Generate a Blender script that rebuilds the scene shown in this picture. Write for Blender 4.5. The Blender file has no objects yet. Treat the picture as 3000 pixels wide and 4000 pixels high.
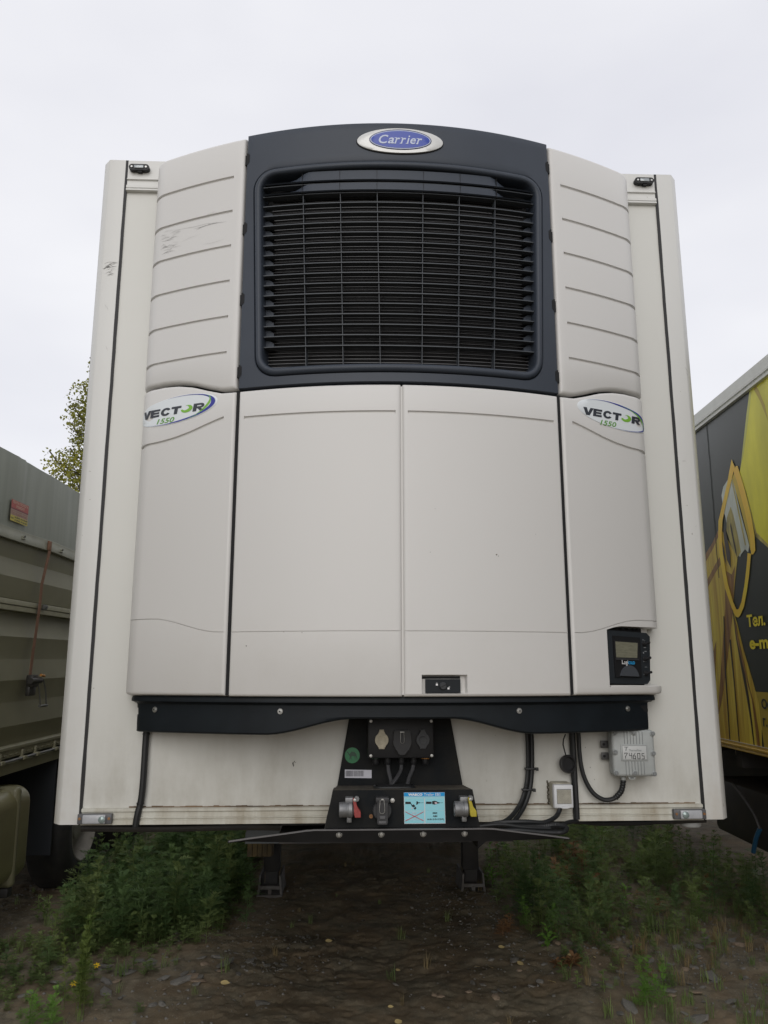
import bpy, bmesh, math, random
import numpy as np
from mathutils import Vector, Matrix
from mathutils.bvhtree import BVHTree

sc = bpy.context.scene
COL = sc.collection
PI = math.pi
RND = random.Random(7)

# ------------------------------------------------------------------ camera
cam_d = bpy.data.cameras.new('camera')
cam = bpy.data.objects.new('camera', cam_d)
COL.objects.link(cam)
yaw, pitch, roll = 0.0436, 0.2028, -0.0005
fw = Vector((math.sin(yaw)*math.cos(pitch), math.cos(yaw)*math.cos(pitch), math.sin(pitch)))
rt0 = Vector((math.cos(yaw), -math.sin(yaw), 0)); up0 = rt0.cross(fw)
rt = rt0*math.cos(roll) + up0*math.sin(roll); up = -rt0*math.sin(roll) + up0*math.cos(roll)
cam.matrix_world = Matrix(((rt.x, up.x, -fw.x, -0.1895), (rt.y, up.y, -fw.y, -3.2128), (rt.z, up.z, -fw.z, 1.6942), (0, 0, 0, 1)))
cam_d.sensor_fit = 'VERTICAL'; cam_d.sensor_height = 36.0
cam_d.lens = 36.0*3118.2/4000.0
cam_d.clip_start = 0.05; cam_d.clip_end = 2000
sc.camera = cam

# ------------------------------------------------------------------ sky, sun, exposure
SUN_EL, SUN_AZ = math.radians(24), math.radians(188)
w = bpy.data.worlds.new('World'); sc.world = w; w.use_nodes = True
nt = w.node_tree; N = nt.nodes; L = nt.links
bg = N['Background']; bg.inputs['Strength'].default_value = 0.1
sky = N.new('ShaderNodeTexSky'); sky.sky_type = 'NISHITA'; sky.sun_disc = False
sky.sun_elevation = SUN_EL; sky.sun_rotation = SUN_AZ
tc = N.new('ShaderNodeTexCoord')
mp = N.new('ShaderNodeMapping'); mp.inputs['Scale'].default_value = (1.0, 1.0, 2.6); mp.inputs['Rotation'].default_value = (0.1, 0.15, 0.4)
no = N.new('ShaderNodeTexNoise'); no.inputs['Scale'].default_value = 1.7; no.inputs['Detail'].default_value = 4; no.inputs['Roughness'].default_value = 0.45
cr = N.new('ShaderNodeValToRGB')
cr.color_ramp.elements[0].position = 0.32; cr.color_ramp.elements[0].color = (7.9, 7.95, 8.6, 1)
cr.color_ramp.elements[1].position = 0.68; cr.color_ramp.elements[1].color = (9.9, 9.9, 10.2, 1)
mx = N.new('ShaderNodeMix'); mx.data_type = 'RGBA'; mx.inputs['Factor'].default_value = 0.93
L.new(tc.outputs['Generated'], mp.inputs['Vector']); L.new(mp.outputs['Vector'], no.inputs['Vector'])
L.new(no.outputs['Fac'], cr.inputs['Fac']); L.new(sky.outputs['Color'], mx.inputs['A']); L.new(cr.outputs['Color'], mx.inputs['B'])
L.new(mx.outputs['Result'], bg.inputs['Color'])
sun_d = bpy.data.lights.new('sun', 'SUN'); sun_d.energy = 1.05; sun_d.angle = math.radians(45); sun_d.color = (1.0, 0.97, 0.93)
sun = bpy.data.objects.new('sun', sun_d); COL.objects.link(sun)
# sun_rotation turns clockwise seen from above, from +Y
sdir = Vector((math.sin(SUN_AZ)*math.cos(SUN_EL), math.cos(SUN_AZ)*math.cos(SUN_EL), math.sin(SUN_EL)))
sun.rotation_euler = sdir.to_track_quat('Z', 'Y').to_euler(); sun.location = (0, -8, 12)
sc.view_settings.view_transform = 'Standard'; sc.view_settings.look = 'None'
sc.view_settings.exposure = 0.0; sc.view_settings.gamma = 1.0; sc.view_settings.use_curve_mapping = False

# ------------------------------------------------------------------ materials
MATS = {}
def mat(name, col, rough=0.5, metal=0.0, var=0.0, vscale=6.0, bump=0.0, bscale=80.0, spec=0.5, col2=None, stretch=(1, 1, 1), detail=5.0, coat=0.0):
    if name in MATS: return MATS[name]
    m = bpy.data.materials.new(name); m.use_nodes = True; n = m.node_tree.nodes; l = m.node_tree.links
    p = n['Principled BSDF']
    p.inputs['Base Color'].default_value = (*col, 1); p.inputs['Roughness'].default_value = rough
    p.inputs['Metallic'].default_value = metal; p.inputs['Specular IOR Level'].default_value = spec
    p.inputs['Coat Weight'].default_value = coat
    t = n.new('ShaderNodeTexCoord')
    if var or col2:
        mpn = n.new('ShaderNodeMapping'); mpn.inputs['Scale'].default_value = stretch
        a = n.new('ShaderNodeTexNoise'); a.inputs['Scale'].default_value = vscale; a.inputs['Detail'].default_value = detail; a.inputs['Roughness'].default_value = 0.6
        r = n.new('ShaderNodeValToRGB'); r.color_ramp.elements[0].position = 0.35; r.color_ramp.elements[1].position = 0.68
        c2 = col2 if col2 else tuple(c*(1-var) for c in col)
        r.color_ramp.elements[0].color = (*c2, 1); r.color_ramp.elements[1].color = (*col, 1)
        l.new(t.outputs['Object'], mpn.inputs['Vector']); l.new(mpn.outputs['Vector'], a.inputs['Vector'])
        l.new(a.outputs['Fac'], r.inputs['Fac']); l.new(r.outputs['Color'], p.inputs['Base Color'])
    if bump:
        b = n.new('ShaderNodeTexNoise'); b.inputs['Scale'].default_value = bscale; b.inputs['Detail'].default_value = 4
        bn = n.new('ShaderNodeBump'); bn.inputs['Strength'].default_value = bump; bn.inputs['Distance'].default_value = 0.002
        l.new(t.outputs['Object'], b.inputs['Vector']); l.new(b.outputs['Fac'], bn.inputs['Height']); l.new(bn.outputs['Normal'], p.inputs['Normal'])
    MATS[name] = m; return m

def dirty(name, col, dirtcol, zlo, zhi, rough=0.45, streak=0.5, speck=True, base_dirt=0.0, sx=9.0, bump=0.0):
    """painted sheet with dirt that gathers towards zlo (object z) in streaks, and specks"""
    m = bpy.data.materials.new(name); m.use_nodes = True; n = m.node_tree.nodes; l = m.node_tree.links
    p = n['Principled BSDF']; p.inputs['Roughness'].default_value = rough
    t = n.new('ShaderNodeTexCoord'); sep = n.new('ShaderNodeSeparateXYZ'); l.new(t.outputs['Object'], sep.inputs[0])
    mr = n.new('ShaderNodeMapRange'); mr.inputs[1].default_value = zhi; mr.inputs[2].default_value = zlo; mr.inputs[3].default_value = base_dirt; mr.inputs[4].default_value = 1.0
    l.new(sep.outputs['Z'], mr.inputs[0])
    mp_ = n.new('ShaderNodeMapping'); mp_.inputs['Scale'].default_value = (sx, sx, 1.3); l.new(t.outputs['Object'], mp_.inputs['Vector'])
    a = n.new('ShaderNodeTexNoise'); a.inputs['Scale'].default_value = 1.6; a.inputs['Detail'].default_value = 7; a.inputs['Roughness'].default_value = 0.65; l.new(mp_.outputs[0], a.inputs['Vector'])
    b = n.new('ShaderNodeTexNoise'); b.inputs['Scale'].default_value = 3.0; b.inputs['Detail'].default_value = 8; b.inputs['Roughness'].default_value = 0.7; l.new(t.outputs['Object'], b.inputs['Vector'])
    mul = n.new('ShaderNodeMath'); mul.operation = 'MULTIPLY'; l.new(a.outputs['Fac'], mul.inputs[0]); l.new(b.outputs['Fac'], mul.inputs[1])
    m2 = n.new('ShaderNodeMapRange'); m2.inputs[1].default_value = 0.17; m2.inputs[2].default_value = 0.42; l.new(mul.outputs[0], m2.inputs[0])
    m3 = n.new('ShaderNodeMath'); m3.operation = 'MULTIPLY'; l.new(m2.outputs[0], m3.inputs[0]); l.new(mr.outputs[0], m3.inputs[1])
    m4 = n.new('ShaderNodeMath'); m4.operation = 'MULTIPLY'; m4.inputs[1].default_value = streak; m4.use_clamp = True; l.new(m3.outputs[0], m4.inputs[0])
    mixc = n.new('ShaderNodeMix'); mixc.data_type = 'RGBA'; mixc.inputs['A'].default_value = (*col, 1); mixc.inputs['B'].default_value = (*dirtcol, 1)
    l.new(m4.outputs[0], mixc.inputs['Factor']); out = mixc.outputs['Result']
    if speck:
        v = n.new('ShaderNodeTexNoise'); v.inputs['Scale'].default_value = 42; v.inputs['Detail'].default_value = 3; l.new(t.outputs['Object'], v.inputs['Vector'])
        r = n.new('ShaderNodeMapRange'); r.inputs[1].default_value = 0.735; r.inputs[2].default_value = 0.77; r.inputs[4].default_value = 0.5; l.new(v.outputs['Fac'], r.inputs[0])
        mk = n.new('ShaderNodeMix'); mk.data_type = 'RGBA'; mk.inputs['B'].default_value = tuple(c*0.45 for c in dirtcol) + (1,)
        l.new(r.outputs[0], mk.inputs['Factor']); l.new(out, mk.inputs['A']); out = mk.outputs['Result']
    l.new(out, p.inputs['Base Color'])
    rr = n.new('ShaderNodeMapRange'); rr.inputs[3].default_value = rough; rr.inputs[4].default_value = 0.85; l.new(m4.outputs[0], rr.inputs[0]); l.new(rr.outputs[0], p.inputs['Roughness'])
    if bump:
        bn = n.new('ShaderNodeBump'); bn.inputs['Strength'].default_value = bump; bn.inputs['Distance'].default_value = 0.002
        l.new(b.outputs['Fac'], bn.inputs['Height']); l.new(bn.outputs['Normal'], p.inputs['Normal'])
    MATS[name] = m; return m

WALL = dirty('white laminate wall', (0.615, 0.612, 0.572), (0.24, 0.21, 0.14), 1.15, 1.62, 0.38, 0.60, base_dirt=0.04, sx=5.0)
POST = dirty('white corner post', (0.64, 0.638, 0.612), (0.36, 0.29, 0.19), 1.15, 1.7, 0.35, 0.5, base_dirt=0.06, sx=5.0)
RAIL = dirty('white bottom rail', (0.58, 0.575, 0.51), (0.25, 0.19, 0.11), 1.12, 1.30, 0.45, 0.95, base_dirt=0.4)
PANEL = dirty('warm white plastic', (0.630, 0.619, 0.597), (0.42, 0.39, 0.33), 1.60, 2.0, 0.42, 0.22, speck=False, base_dirt=0.10, bump=0.03, sx=2.0)
SHROUD = mat('slate plastic', (0.038, 0.047, 0.063), 0.45, spec=0.35, var=0.12, vscale=3, bump=0.12, bscale=500)
GRILLE = mat('grille plastic', (0.055, 0.062, 0.070), 0.45, spec=0.4)
SKIRT = mat('black rubber skirt', (0.009, 0.013, 0.017), 0.5, spec=0.3, var=0.35, vscale=8, bump=0.1, bscale=200)
BLACK = mat('black void', (0.006, 0.006, 0.007), 0.8)
FIN = mat('condenser fin', (0.085, 0.085, 0.088), 0.5)
SEAL = mat('black seal', (0.012, 0.012, 0.013), 0.6)
BRACK = mat('black bracket paint', (0.005, 0.007, 0.009), 0.6, spec=0.15, col2=(0.016, 0.0155, 0.014), vscale=9, bump=0.1, bscale=90)
BRDUST = mat('dusty black ledge', (0.10, 0.085, 0.062), 0.8, col2=(0.045, 0.04, 0.032), vscale=20)
HOSE = mat('black hose', (0.012, 0.013, 0.014), 0.5, bump=0.1, bscale=120)
CHASSIS = mat('chassis black', (0.014, 0.014, 0.015), 0.6, col2=(0.03, 0.026, 0.022), vscale=6)
STEEL = mat('zinc steel', (0.55, 0.55, 0.53), 0.38, 0.8, var=0.3, vscale=60)
ALU = mat('cast aluminium', (0.27, 0.275, 0.28), 0.5, 0.6, var=0.35, vscale=50)
GREYPL = mat('grey plastic cap', (0.034, 0.034, 0.036), 0.6, var=0.3, vscale=30)
DKPL = mat('dark plastic box', (0.012, 0.012, 0.013), 0.5, spec=0.35, bump=0.1, bscale=300)
CREAM = mat('cream plastic', (0.50, 0.45, 0.33), 0.5, var=0.25, vscale=60)
WHITEPL = mat('white plastic', (0.66, 0.67, 0.68), 0.35, var=0.08, vscale=30)
BOXGREY = mat('light grey enclosure', (0.40, 0.42, 0.41), 0.5, var=0.12, vscale=20)
BOXDK = mat('mid grey plastic', (0.20, 0.21, 0.21), 0.5)
TANPL = mat('yellowed white plastic', (0.46, 0.43, 0.34), 0.5, var=0.3, vscale=40)
LENS = mat('clear lens', (0.42, 0.45, 0.46), 0.15, 0.2, var=0.3, vscale=90)
RED = mat('red plastic', (0.34, 0.05, 0.045), 0.6, var=.3, vscale=60); YELL = mat('yellow plastic', (0.50, 0.41, 0.03), 0.6, var=.25, vscale=60)
RUST = mat('rust', (0.16, 0.07, 0.03), 0.9, col2=(0.30, 0.16, 0.07), vscale=60)
ORANGE = mat('orange seal', (0.45, 0.20, 0.04), 0.5)
BLUE = mat('badge blue', (0.030, 0.062, 0.36), 0.3); BLUEDK = mat('badge blue dark', (0.012, 0.02, 0.10), 0.4)
SILVER = mat('badge silver', (0.62, 0.62, 0.60), 0.25, 0.15)
LSILV = mat('badge letter', (0.50, 0.55, 0.68), 0.35)
DECW = mat('decal white', (0.72, 0.76, 0.78), 0.3); DECG = mat('decal green', (0.20, 0.46, 0.045), 0.35)
DECG2 = mat('decal deep green', (0.13, 0.33, 0.06), 0.35); DECB = mat('decal blue', (0.03, 0.035, 0.30), 0.35); DECK = mat('decal charcoal', (0.035, 0.04, 0.05), 0.35)
LABW = mat('label white', (0.55, 0.55, 0.60), 0.4); LABC = mat('label cyan', (0.27, 0.62, 0.70), 0.35); LABB = mat('label blue', (0.0, 0.28, 0.62), 0.35)
INK = mat('ink black', (0.008, 0.009, 0.012), 0.4); INKR = mat('ink red', (0.55, 0.03, 0.04), 0.4); INKP = mat('ink pink', (0.62, 0.50, 0.55), 0.4)
STGREEN = mat('sticker green', (0.012, 0.16, 0.055), 0.35); STGDK = mat('sticker dark green', (0.006, 0.05, 0.022), 0.35)
WHITEINK = mat('white ink', (0.75, 0.75, 0.75), 0.4); CYANINK = mat('cyan ink', (0.03, 0.36, 0.72), 0.4)
SCREEN = mat('lcd screen', (0.21, 0.205, 0.15), 0.22, var=0.25, vscale=30, stretch=(1, 1, 5))
SCUFF = mat('scuff mark', (0.28, 0.275, 0.27), 0.7, col2=(0.52, 0.51, 0.49), vscale=110)
TARP = mat('grey green tarp', (0.20, 0.215, 0.18), 0.5, col2=(0.25, 0.265, 0.225), vscale=3.0, stretch=(1, 3.5, 0.25), bump=0.3, bscale=260)
HEM = mat('tarp hem', (0.27, 0.27, 0.21), 0.5, var=0.2, vscale=8)
OLIVE = mat('olive paint', (0.20, 0.19, 0.115), 0.42, col2=(0.165, 0.155, 0.092), vscale=2.5, bump=0.05, bscale=40)
OLIVEL = mat('olive light rail', (0.27, 0.255, 0.165), 0.45, var=0.2, vscale=12)
STRAP = mat('brown webbing', (0.24, 0.125, 0.075), 0.85, var=0.3, vscale=40)
TANK = mat('olive fuel tank', (0.24, 0.22, 0.11), 0.38, 0.05, col2=(0.18, 0.165, 0.085), vscale=3)
TYRE = mat('tyre rubber', (0.014, 0.014, 0.014), 0.75, col2=(0.03, 0.028, 0.024), vscale=8)
RIM = mat('rim dusty white', (0.34, 0.32, 0.28), 0.5, col2=(0.24, 0.22, 0.19), vscale=8)
TWALL = mat('printed dark panel', (0.030, 0.040, 0.034), 0.30, col2=(0.024, 0.031, 0.027), vscale=1.5)
TYEL = mat('printed yellow film', (0.84, 0.79, 0.035), 0.32, col2=(0.58, 0.54, 0.025), vscale=1.6, stretch=(1, 2.2, 0.7))
TOCH = mat('printed ochre', (0.42, 0.32, 0.04), 0.4); TOLIVE = mat('printed olive yellow', (0.80, 0.66, 0.09), 0.32, col2=(0.46, 0.28, 0.035), vscale=2.4, stretch=(1, 9, 0.5))
TBRN = mat('printed brown', (0.17, 0.065, 0.020), 0.32, col2=(0.36, 0.20, 0.04), vscale=3, stretch=(1, 10, 0.8))
TDBRN = mat('printed dark brown', (0.030, 0.018, 0.010), 0.32); TORG = mat('printed orange', (0.84, 0.50, 0.03), 0.32, col2=(0.84, 0.68, 0.04), vscale=2.2)
TWHT = mat('printed white', (0.66, 0.72, 0.68), 0.32, col2=(0.50, 0.55, 0.50), vscale=5, stretch=(1, 4, 1)); TLET = mat('printed letter yellow', (0.85, 0.72, 0.03), 0.35)
TGLD = mat('printed gold', (0.60, 0.52, 0.12), 0.32, col2=(0.26, 0.21, 0.07), vscale=4, stretch=(1, 5, 1))
MOULD = dirty('white moulding', (0.62, 0.63, 0.60), (0.35, 0.34, 0.30), 3.2, 3.5, 0.4, 0.3, speck=False, base_dirt=0.3)
ORAIL = mat('ochre rail', (0.50, 0.32, 0.045), 0.4, var=0.25, vscale=10)
BLUEH = mat('blue handle', (0.010, 0.06, 0.12), 0.4); SOILM = None

# ------------------------------------------------------------------ mesh helpers
class MB:
    def __init__(s): s.bm = bmesh.new()
    def poly(s, pts):
        vs = [s.bm.verts.new(p) for p in pts]
        try: return s.bm.faces.new(vs)
        except ValueError: return None
    def box(s, x0, x1, y0, y1, z0, z1, bev=0.0, seg=2, rot=None):
        c = Vector(((x0+x1)/2, (y0+y1)/2, (z0+z1)/2)); d = (abs(x1-x0), abs(y1-y0), abs(z1-z0))
        m = Matrix.Translation(c)
        if rot is not None: m = m @ rot.to_4x4()
        r = bmesh.ops.create_cube(s.bm, size=1, matrix=m @ Matrix.Diagonal((*d, 1)))
        if bev:
            es = list({e for v in r['verts'] for e in v.link_edges})
            bmesh.ops.bevel(s.bm, geom=es, offset=min(bev, min(d)*0.45), segments=seg, affect='EDGES', profile=0.5)
        return s
    def cyl(s, p0, p1, r, n=16, r2=None, bev=0.0):
        p0, p1 = Vector(p0), Vector(p1); d = p1-p0; q = d.to_track_quat('Z', 'Y').to_matrix().to_4x4()
        r2 = r if r2 is None else r2
        if bev:
            prof = [(0, 0), (r-bev, 0), (r, bev), (r2, d.length-bev), (r2-bev, d.length), (0, d.length)]
            return s.lathe(p0, d.normalized(), prof, n)
        bmesh.ops.create_cone(s.bm, cap_ends=True, segments=n, radius1=r, radius2=r2, depth=d.length, matrix=Matrix.Translation((p0+p1)/2) @ q)
        return s
    def lathe(s, p, ax, prof, n=20, ang=2*PI, a0=0.0):
        p = Vector(p); q = Vector(ax).to_track_quat('Z', 'Y').to_matrix(); rings = []
        for (r, h) in prof:
            if r < 1e-6: rings.append([s.bm.verts.new(p+q @ Vector((0, 0, h)))])
            else: rings.append([s.bm.verts.new(p+q @ Vector((r*math.cos(a0+ang*k/n), r*math.sin(a0+ang*k/n), h))) for k in range(n)])
        for a, b in zip(rings, rings[1:]):
            for k in range(n):
                k2 = (k+1) % n
                if len(a) == 1 and len(b) == 1: continue
                if len(a) == 1: f = [a[0], b[k], b[k2]]
                elif len(b) == 1: f = [a[k], b[0], a[k2]]
                else: f = [a[k], b[k], b[k2], a[k2]]
                try: s.bm.faces.new(f)
                except ValueError: pass
        return s
    def tube(s, pts, r, n=8, ripple=None, step=None, closed_ends=True):
        P = catmull(pts, step or 0.012); rings = []; prev = None; dist = 0
        for i, p in enumerate(P):
            t = (P[min(i+1, len(P)-1)] - P[max(i-1, 0)]).normalized()
            a = (prev - t*prev.dot(t)) if prev is not None else (Vector((0, 0, 1)) if abs(t.z) < .9 else Vector((1, 0, 0)))
            a = (a - t*a.dot(t)).normalized(); prev = a; b = t.cross(a)
            if i: dist += (P[i]-P[i-1]).length
            rr = r*(1 + (ripple[1]*math.sin(dist/ripple[0]*2*PI) if ripple else 0))
            rings.append([s.bm.verts.new(p + a*rr*math.cos(2*PI*k/n) + b*rr*math.sin(2*PI*k/n)) for k in range(n)])
        for A, B in zip(rings, rings[1:]):
            for k in range(n): s.bm.faces.new((A[k], A[(k+1) % n], B[(k+1) % n], B[k]))
        if closed_ends: s.bm.faces.new(rings[0][::-1]); s.bm.faces.new(rings[-1])
        return s
    def prism(s, poly, f0, f1):
        """poly: 2D points; f0,f1 map (a,b) to the two faces"""
        A = [s.bm.verts.new(f0(*p)) for p in poly]; B = [s.bm.verts.new(f1(*p)) for p in poly]
        s.bm.faces.new(A); s.bm.faces.new(B[::-1]); n = len(poly)
        for k in range(n): s.bm.faces.new((A[k], B[k], B[(k+1) % n], A[(k+1) % n]))
        return s
    def add(s, V, F, f=None):
        vs = [s.bm.verts.new(f(*v) if f else v) for v in V]
        for q in F:
            try: s.bm.faces.new([vs[i] for i in q])
            except ValueError: pass
        return s
    def shapes(s, polys, f, maxlen=None):
        """flat 2D polygons laid on a surface by f(a,b)"""
        b2 = bmesh.new()
        for P in polys:
            vs = [b2.verts.new((p[0], p[1], 0)) for p in P]
            try: b2.faces.new(vs)
            except ValueError: pass
        dens(b2, maxlen)
        b2.verts.index_update()
        s.add([(v.co.x, v.co.y) for v in b2.verts], [[v.index for v in q.verts] for q in b2.faces], f); b2.free(); return s
    def text(s, body, box, f, shear=0.0, bold=0.0, maxlen=None):
        V, F = text_mesh(body, shear, bold)
        x0, x1, z0, z1 = box; a0 = V.min(0); a1 = V.max(0)
        W = np.stack([(V[:, 0]-a0[0])/(a1[0]-a0[0])*(x1-x0)+x0, (V[:, 1]-a0[1])/(a1[1]-a0[1])*(z1-z0)+z0], 1)
        b2 = bmesh.new(); vs = [b2.verts.new((p[0], p[1], 0)) for p in W]
        for q in F:
            try: b2.faces.new([vs[i] for i in q])
            except ValueError: pass
        dens(b2, maxlen); b2.verts.index_update()
        s.add([(v.co.x, v.co.y) for v in b2.verts], [[v.index for v in q.verts] for q in b2.faces], f); b2.free(); return s
    def build(s, name, m, parent=None, smooth=35, normals=True, **kw):
        if normals: bmesh.ops.recalc_face_normals(s.bm, faces=s.bm.faces)
        me = bpy.data.meshes.new(name); s.bm.to_mesh(me); s.bm.free()
        me.materials.append(m)
        if smooth: me.shade_smooth(); me.set_sharp_from_angle(angle=math.radians(smooth))
        o = bpy.data.objects.new(name, me); COL.objects.link(o)
        if parent: o.parent = parent
        for k, v in kw.items(): o[k] = v
        return o

def dens(b2, maxlen):
    if not maxlen: return
    for _ in range(7):
        bmesh.ops.triangulate(b2, faces=b2.faces)
        es = [e for e in b2.edges if e.calc_length() > maxlen]
        if not es: break
        bmesh.ops.subdivide_edges(b2, edges=es, cuts=1)
    bmesh.ops.triangulate(b2, faces=b2.faces)

_tc = {}
def text_mesh(body, shear, bold):
    k = (body, shear, bold)
    if k in _tc: return _tc[k]
    c = bpy.data.curves.new('t', 'FONT'); c.body = body; c.shear = shear; c.offset = bold; c.resolution_u = 3; c.fill_mode = 'FRONT'
    o = bpy.data.objects.new('t', c); COL.objects.link(o); dg = bpy.context.evaluated_depsgraph_get()
    me = bpy.data.meshes.new_from_object(o.evaluated_get(dg))
    V = np.array([(v.co.x, v.co.y) for v in me.vertices]); F = [list(p.vertices) for p in me.polygons]
    bpy.data.objects.remove(o); bpy.data.curves.remove(c); bpy.data.meshes.remove(me)
    _tc[k] = (V, F); return V, F

def catmull(pts, step):
    P = [Vector(p) for p in pts]
    if len(P) == 2: n = max(1, int((P[1]-P[0]).length/step)); return [P[0].lerp(P[1], i/n) for i in range(n+1)]
    Q = [P[0]*2-P[1]] + P + [P[-1]*2-P[-2]]; out = []
    for i in range(1, len(Q)-2):
        n = max(1, int((Q[i+1]-Q[i]).length/step))
        for j in range(n):
            t = j/n
            out.append(0.5*((2*Q[i]) + (Q[i+1]-Q[i-1])*t + (2*Q[i-1]-5*Q[i]+4*Q[i+1]-Q[i+2])*t*t + (3*Q[i]-Q[i-1]-3*Q[i+1]+Q[i+2])*t**3))
    out.append(P[-1]); return out

def empty(name, label, cat, loc=(0, 0, 0), rot=(0, 0, 0), group=None):
    o = bpy.data.objects.new(name, None); COL.objects.link(o); o.location = loc; o.rotation_euler = rot; o.empty_display_size = 0.2
    o['label'] = label; o['category'] = cat
    if group: o['group'] = group
    return o
def tag(o, label, cat, group=None, kind=None):
    o['label'] = label; o['category'] = cat
    if group: o['group'] = group
    if kind: o['kind'] = kind
    return o
def copy_part(o, parent, loc=None, rot=None):
    c = o.copy(); COL.objects.link(c); c.parent = parent
    if loc is not None: c.location = loc
    if rot is not None: c.rotation_euler = rot
    return c
def lerp(a, b, t): return a+(b-a)*t
def sstep(a, b, x):
    t = min(1, max(0, (x-a)/(b-a))); return t*t*(3-2*t)
def frange(a, b, n): return [a+(b-a)*i/n for i in range(n+1)]

# =================================================================== GROUND
def vnoise(x, y, seed):
    r = np.random.RandomState(seed); T = r.rand(64, 64)
    xi = np.floor(x).astype(int); yi = np.floor(y).astype(int); fx = x-xi; fy = y-yi
    fx = fx*fx*(3-2*fx); fy = fy*fy*(3-2*fy); g = lambda a, b: T[a % 64, b % 64]
    return (g(xi, yi)*(1-fx)+g(xi+1, yi)*fx)*(1-fy)+(g(xi, yi+1)*(1-fx)+g(xi+1, yi+1)*fx)*fy
def cracks(x, y, sc_, seed):
    r = np.random.RandomState(seed); P = r.rand(32, 32, 2); xs = x*sc_; ys = y*sc_
    xi = np.floor(xs).astype(int); yi = np.floor(ys).astype(int); d1 = np.full(x.shape, 9.); d2 = np.full(x.shape, 9.); hv = np.zeros(x.shape)
    H = r.rand(32, 32)
    for a in (-1, 0, 1):
        for b in (-1, 0, 1):
            p = P[(xi+a) % 32, (yi+b) % 32]; d = np.hypot(xi+a+p[..., 0]-xs, yi+b+p[..., 1]-ys)
            nearer = d < d1; d2 = np.where(nearer, d1, np.minimum(d2, d)); hv = np.where(nearer, H[(xi+a) % 32, (yi+b) % 32], hv); d1 = np.minimum(d1, d)
    return d2-d1, hv
def gz(x, y):
    x = np.asarray(x, float); y = np.asarray(y, float)
    z = 0.05*(vnoise(x*.9+7, y*.9, 1)-.5) + 0.035*(vnoise(x*2.6, y*2.6, 2)-.5) + 0.02*(vnoise(x*8, y*8, 3)-.5) + 0.010*(vnoise(x*22, y*22, 4)-.5) + 0.006*(vnoise(x*55, y*55, 5)-.5)
    c, h = cracks(x+0.14*vnoise(x*7, y*7, 8)+.03*vnoise(x*25, y*25, 18), y+0.14*vnoise(x*7+9, y*7, 9)+.03*vnoise(x*25+5, y*25, 19), 8.0, 6)
    amt = np.clip((vnoise(x*1.3+3, y*1.3+5, 7)-.50)*3.5, 0, 1)
    z = z + amt*(0.012*h*np.clip(c*9, 0, 1) - 0.008*(c < 0.05))
    return z*np.exp(-((np.hypot(x, y-3)/40)**4))
def spread(a, b, fine, lim):
    core = np.arange(a, b+fine/2, fine); lo = [a]; st = fine
    while lo[-1] > -lim: st *= 1.25; lo.append(lo[-1]-st)
    hi = [b]; st = fine
    while hi[-1] < lim: st *= 1.25; hi.append(hi[-1]+st)
    return np.concatenate([np.array(lo[1:])[::-1], core, np.array(hi[1:])])
gx = spread(-2.9, 3.2, 0.0135, 400); gy = spread(0.8, 4.6, 0.0135, 400)
GX, GY = np.meshgrid(gx, gy); GZ = gz(GX, GY)
me = bpy.data.meshes.new('ground'); nx, ny = len(gx), len(gy)
idx = np.arange(nx*ny).reshape(ny, nx)
quads = np.stack([idx[:-1, :-1], idx[:-1, 1:], idx[1:, 1:], idx[1:, :-1]], -1).reshape(-1, 4)
def np_mesh(me, V, Q, k):
    me.vertices.add(len(V)); me.vertices.foreach_set('co', V.astype(np.float32).ravel())
    me.loops.add(len(Q)*k); me.loops.foreach_set('vertex_index', Q.astype(np.int32).ravel())
    me.polygons.add(len(Q)); me.polygons.foreach_set('loop_start', np.arange(0, len(Q)*k, k, dtype=np.int32)); me.polygons.foreach_set('loop_total', np.full(len(Q), k, dtype=np.int32))
    me.update(calc_edges=True)
np_mesh(me, np.stack([GX.ravel(), GY.ravel(), GZ.ravel()], 1), quads, 4)
m = bpy.data.materials.new('soil'); m.use_nodes = True; n = m.node_tree.nodes; l = m.node_tree.links; p = n['Principled BSDF']; p.inputs['Roughness'].default_value = 0.9; p.inputs['Specular IOR Level'].default_value = 0.25
t = n.new('ShaderNodeTexCoord')
def nz(scale, det=6, rough=.6):
    a = n.new('ShaderNodeTexNoise'); a.inputs['Scale'].default_value = scale; a.inputs['Detail'].default_value = det; a.inputs['Roughness'].default_value = rough; l.new(t.outputs['Object'], a.inputs['Vector']); return a
def ramp(src, p0, c0, p1, c1):
    r = n.new('ShaderNodeValToRGB'); r.color_ramp.elements[0].position = p0; r.color_ramp.elements[1].position = p1; r.color_ramp.elements[0].color = (*c0, 1); r.color_ramp.elements[1].color = (*c1, 1); l.new(src, r.inputs['Fac']); return r
def mixn(f, a, b):
    x = n.new('ShaderNodeMix'); x.data_type = 'RGBA'; l.new(f, x.inputs['Factor']); l.new(a, x.inputs['A']); l.new(b, x.inputs['B']); return x.outputs['Result']
c1 = ramp(nz(1.3, 8, .65).outputs['Fac'], .36, (.125, .100, .066), .64, (.290, .222, .142))
c2 = ramp(nz(9, 8, .7).outputs['Fac'], .35, (.140, .124, .088), .68, (.290, .245, .172))
k1 = ramp(nz(3.3, 5).outputs['Fac'], .42, (0, 0, 0), .58, (1, 1, 1))
c3 = ramp(nz(60, 3, .7).outputs['Fac'], .62, (0, 0, 0), .75, (1, 1, 1))
peb = n.new('ShaderNodeRGB'); peb.outputs[0].default_value = (.40, .37, .31, 1)
l.new(mixn(c3.outputs['Color'], mixn(k1.outputs['Color'], c1.outputs['Color'], c2.outputs['Color']), peb.outputs[0]), p.inputs['Base Color'])
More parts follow.
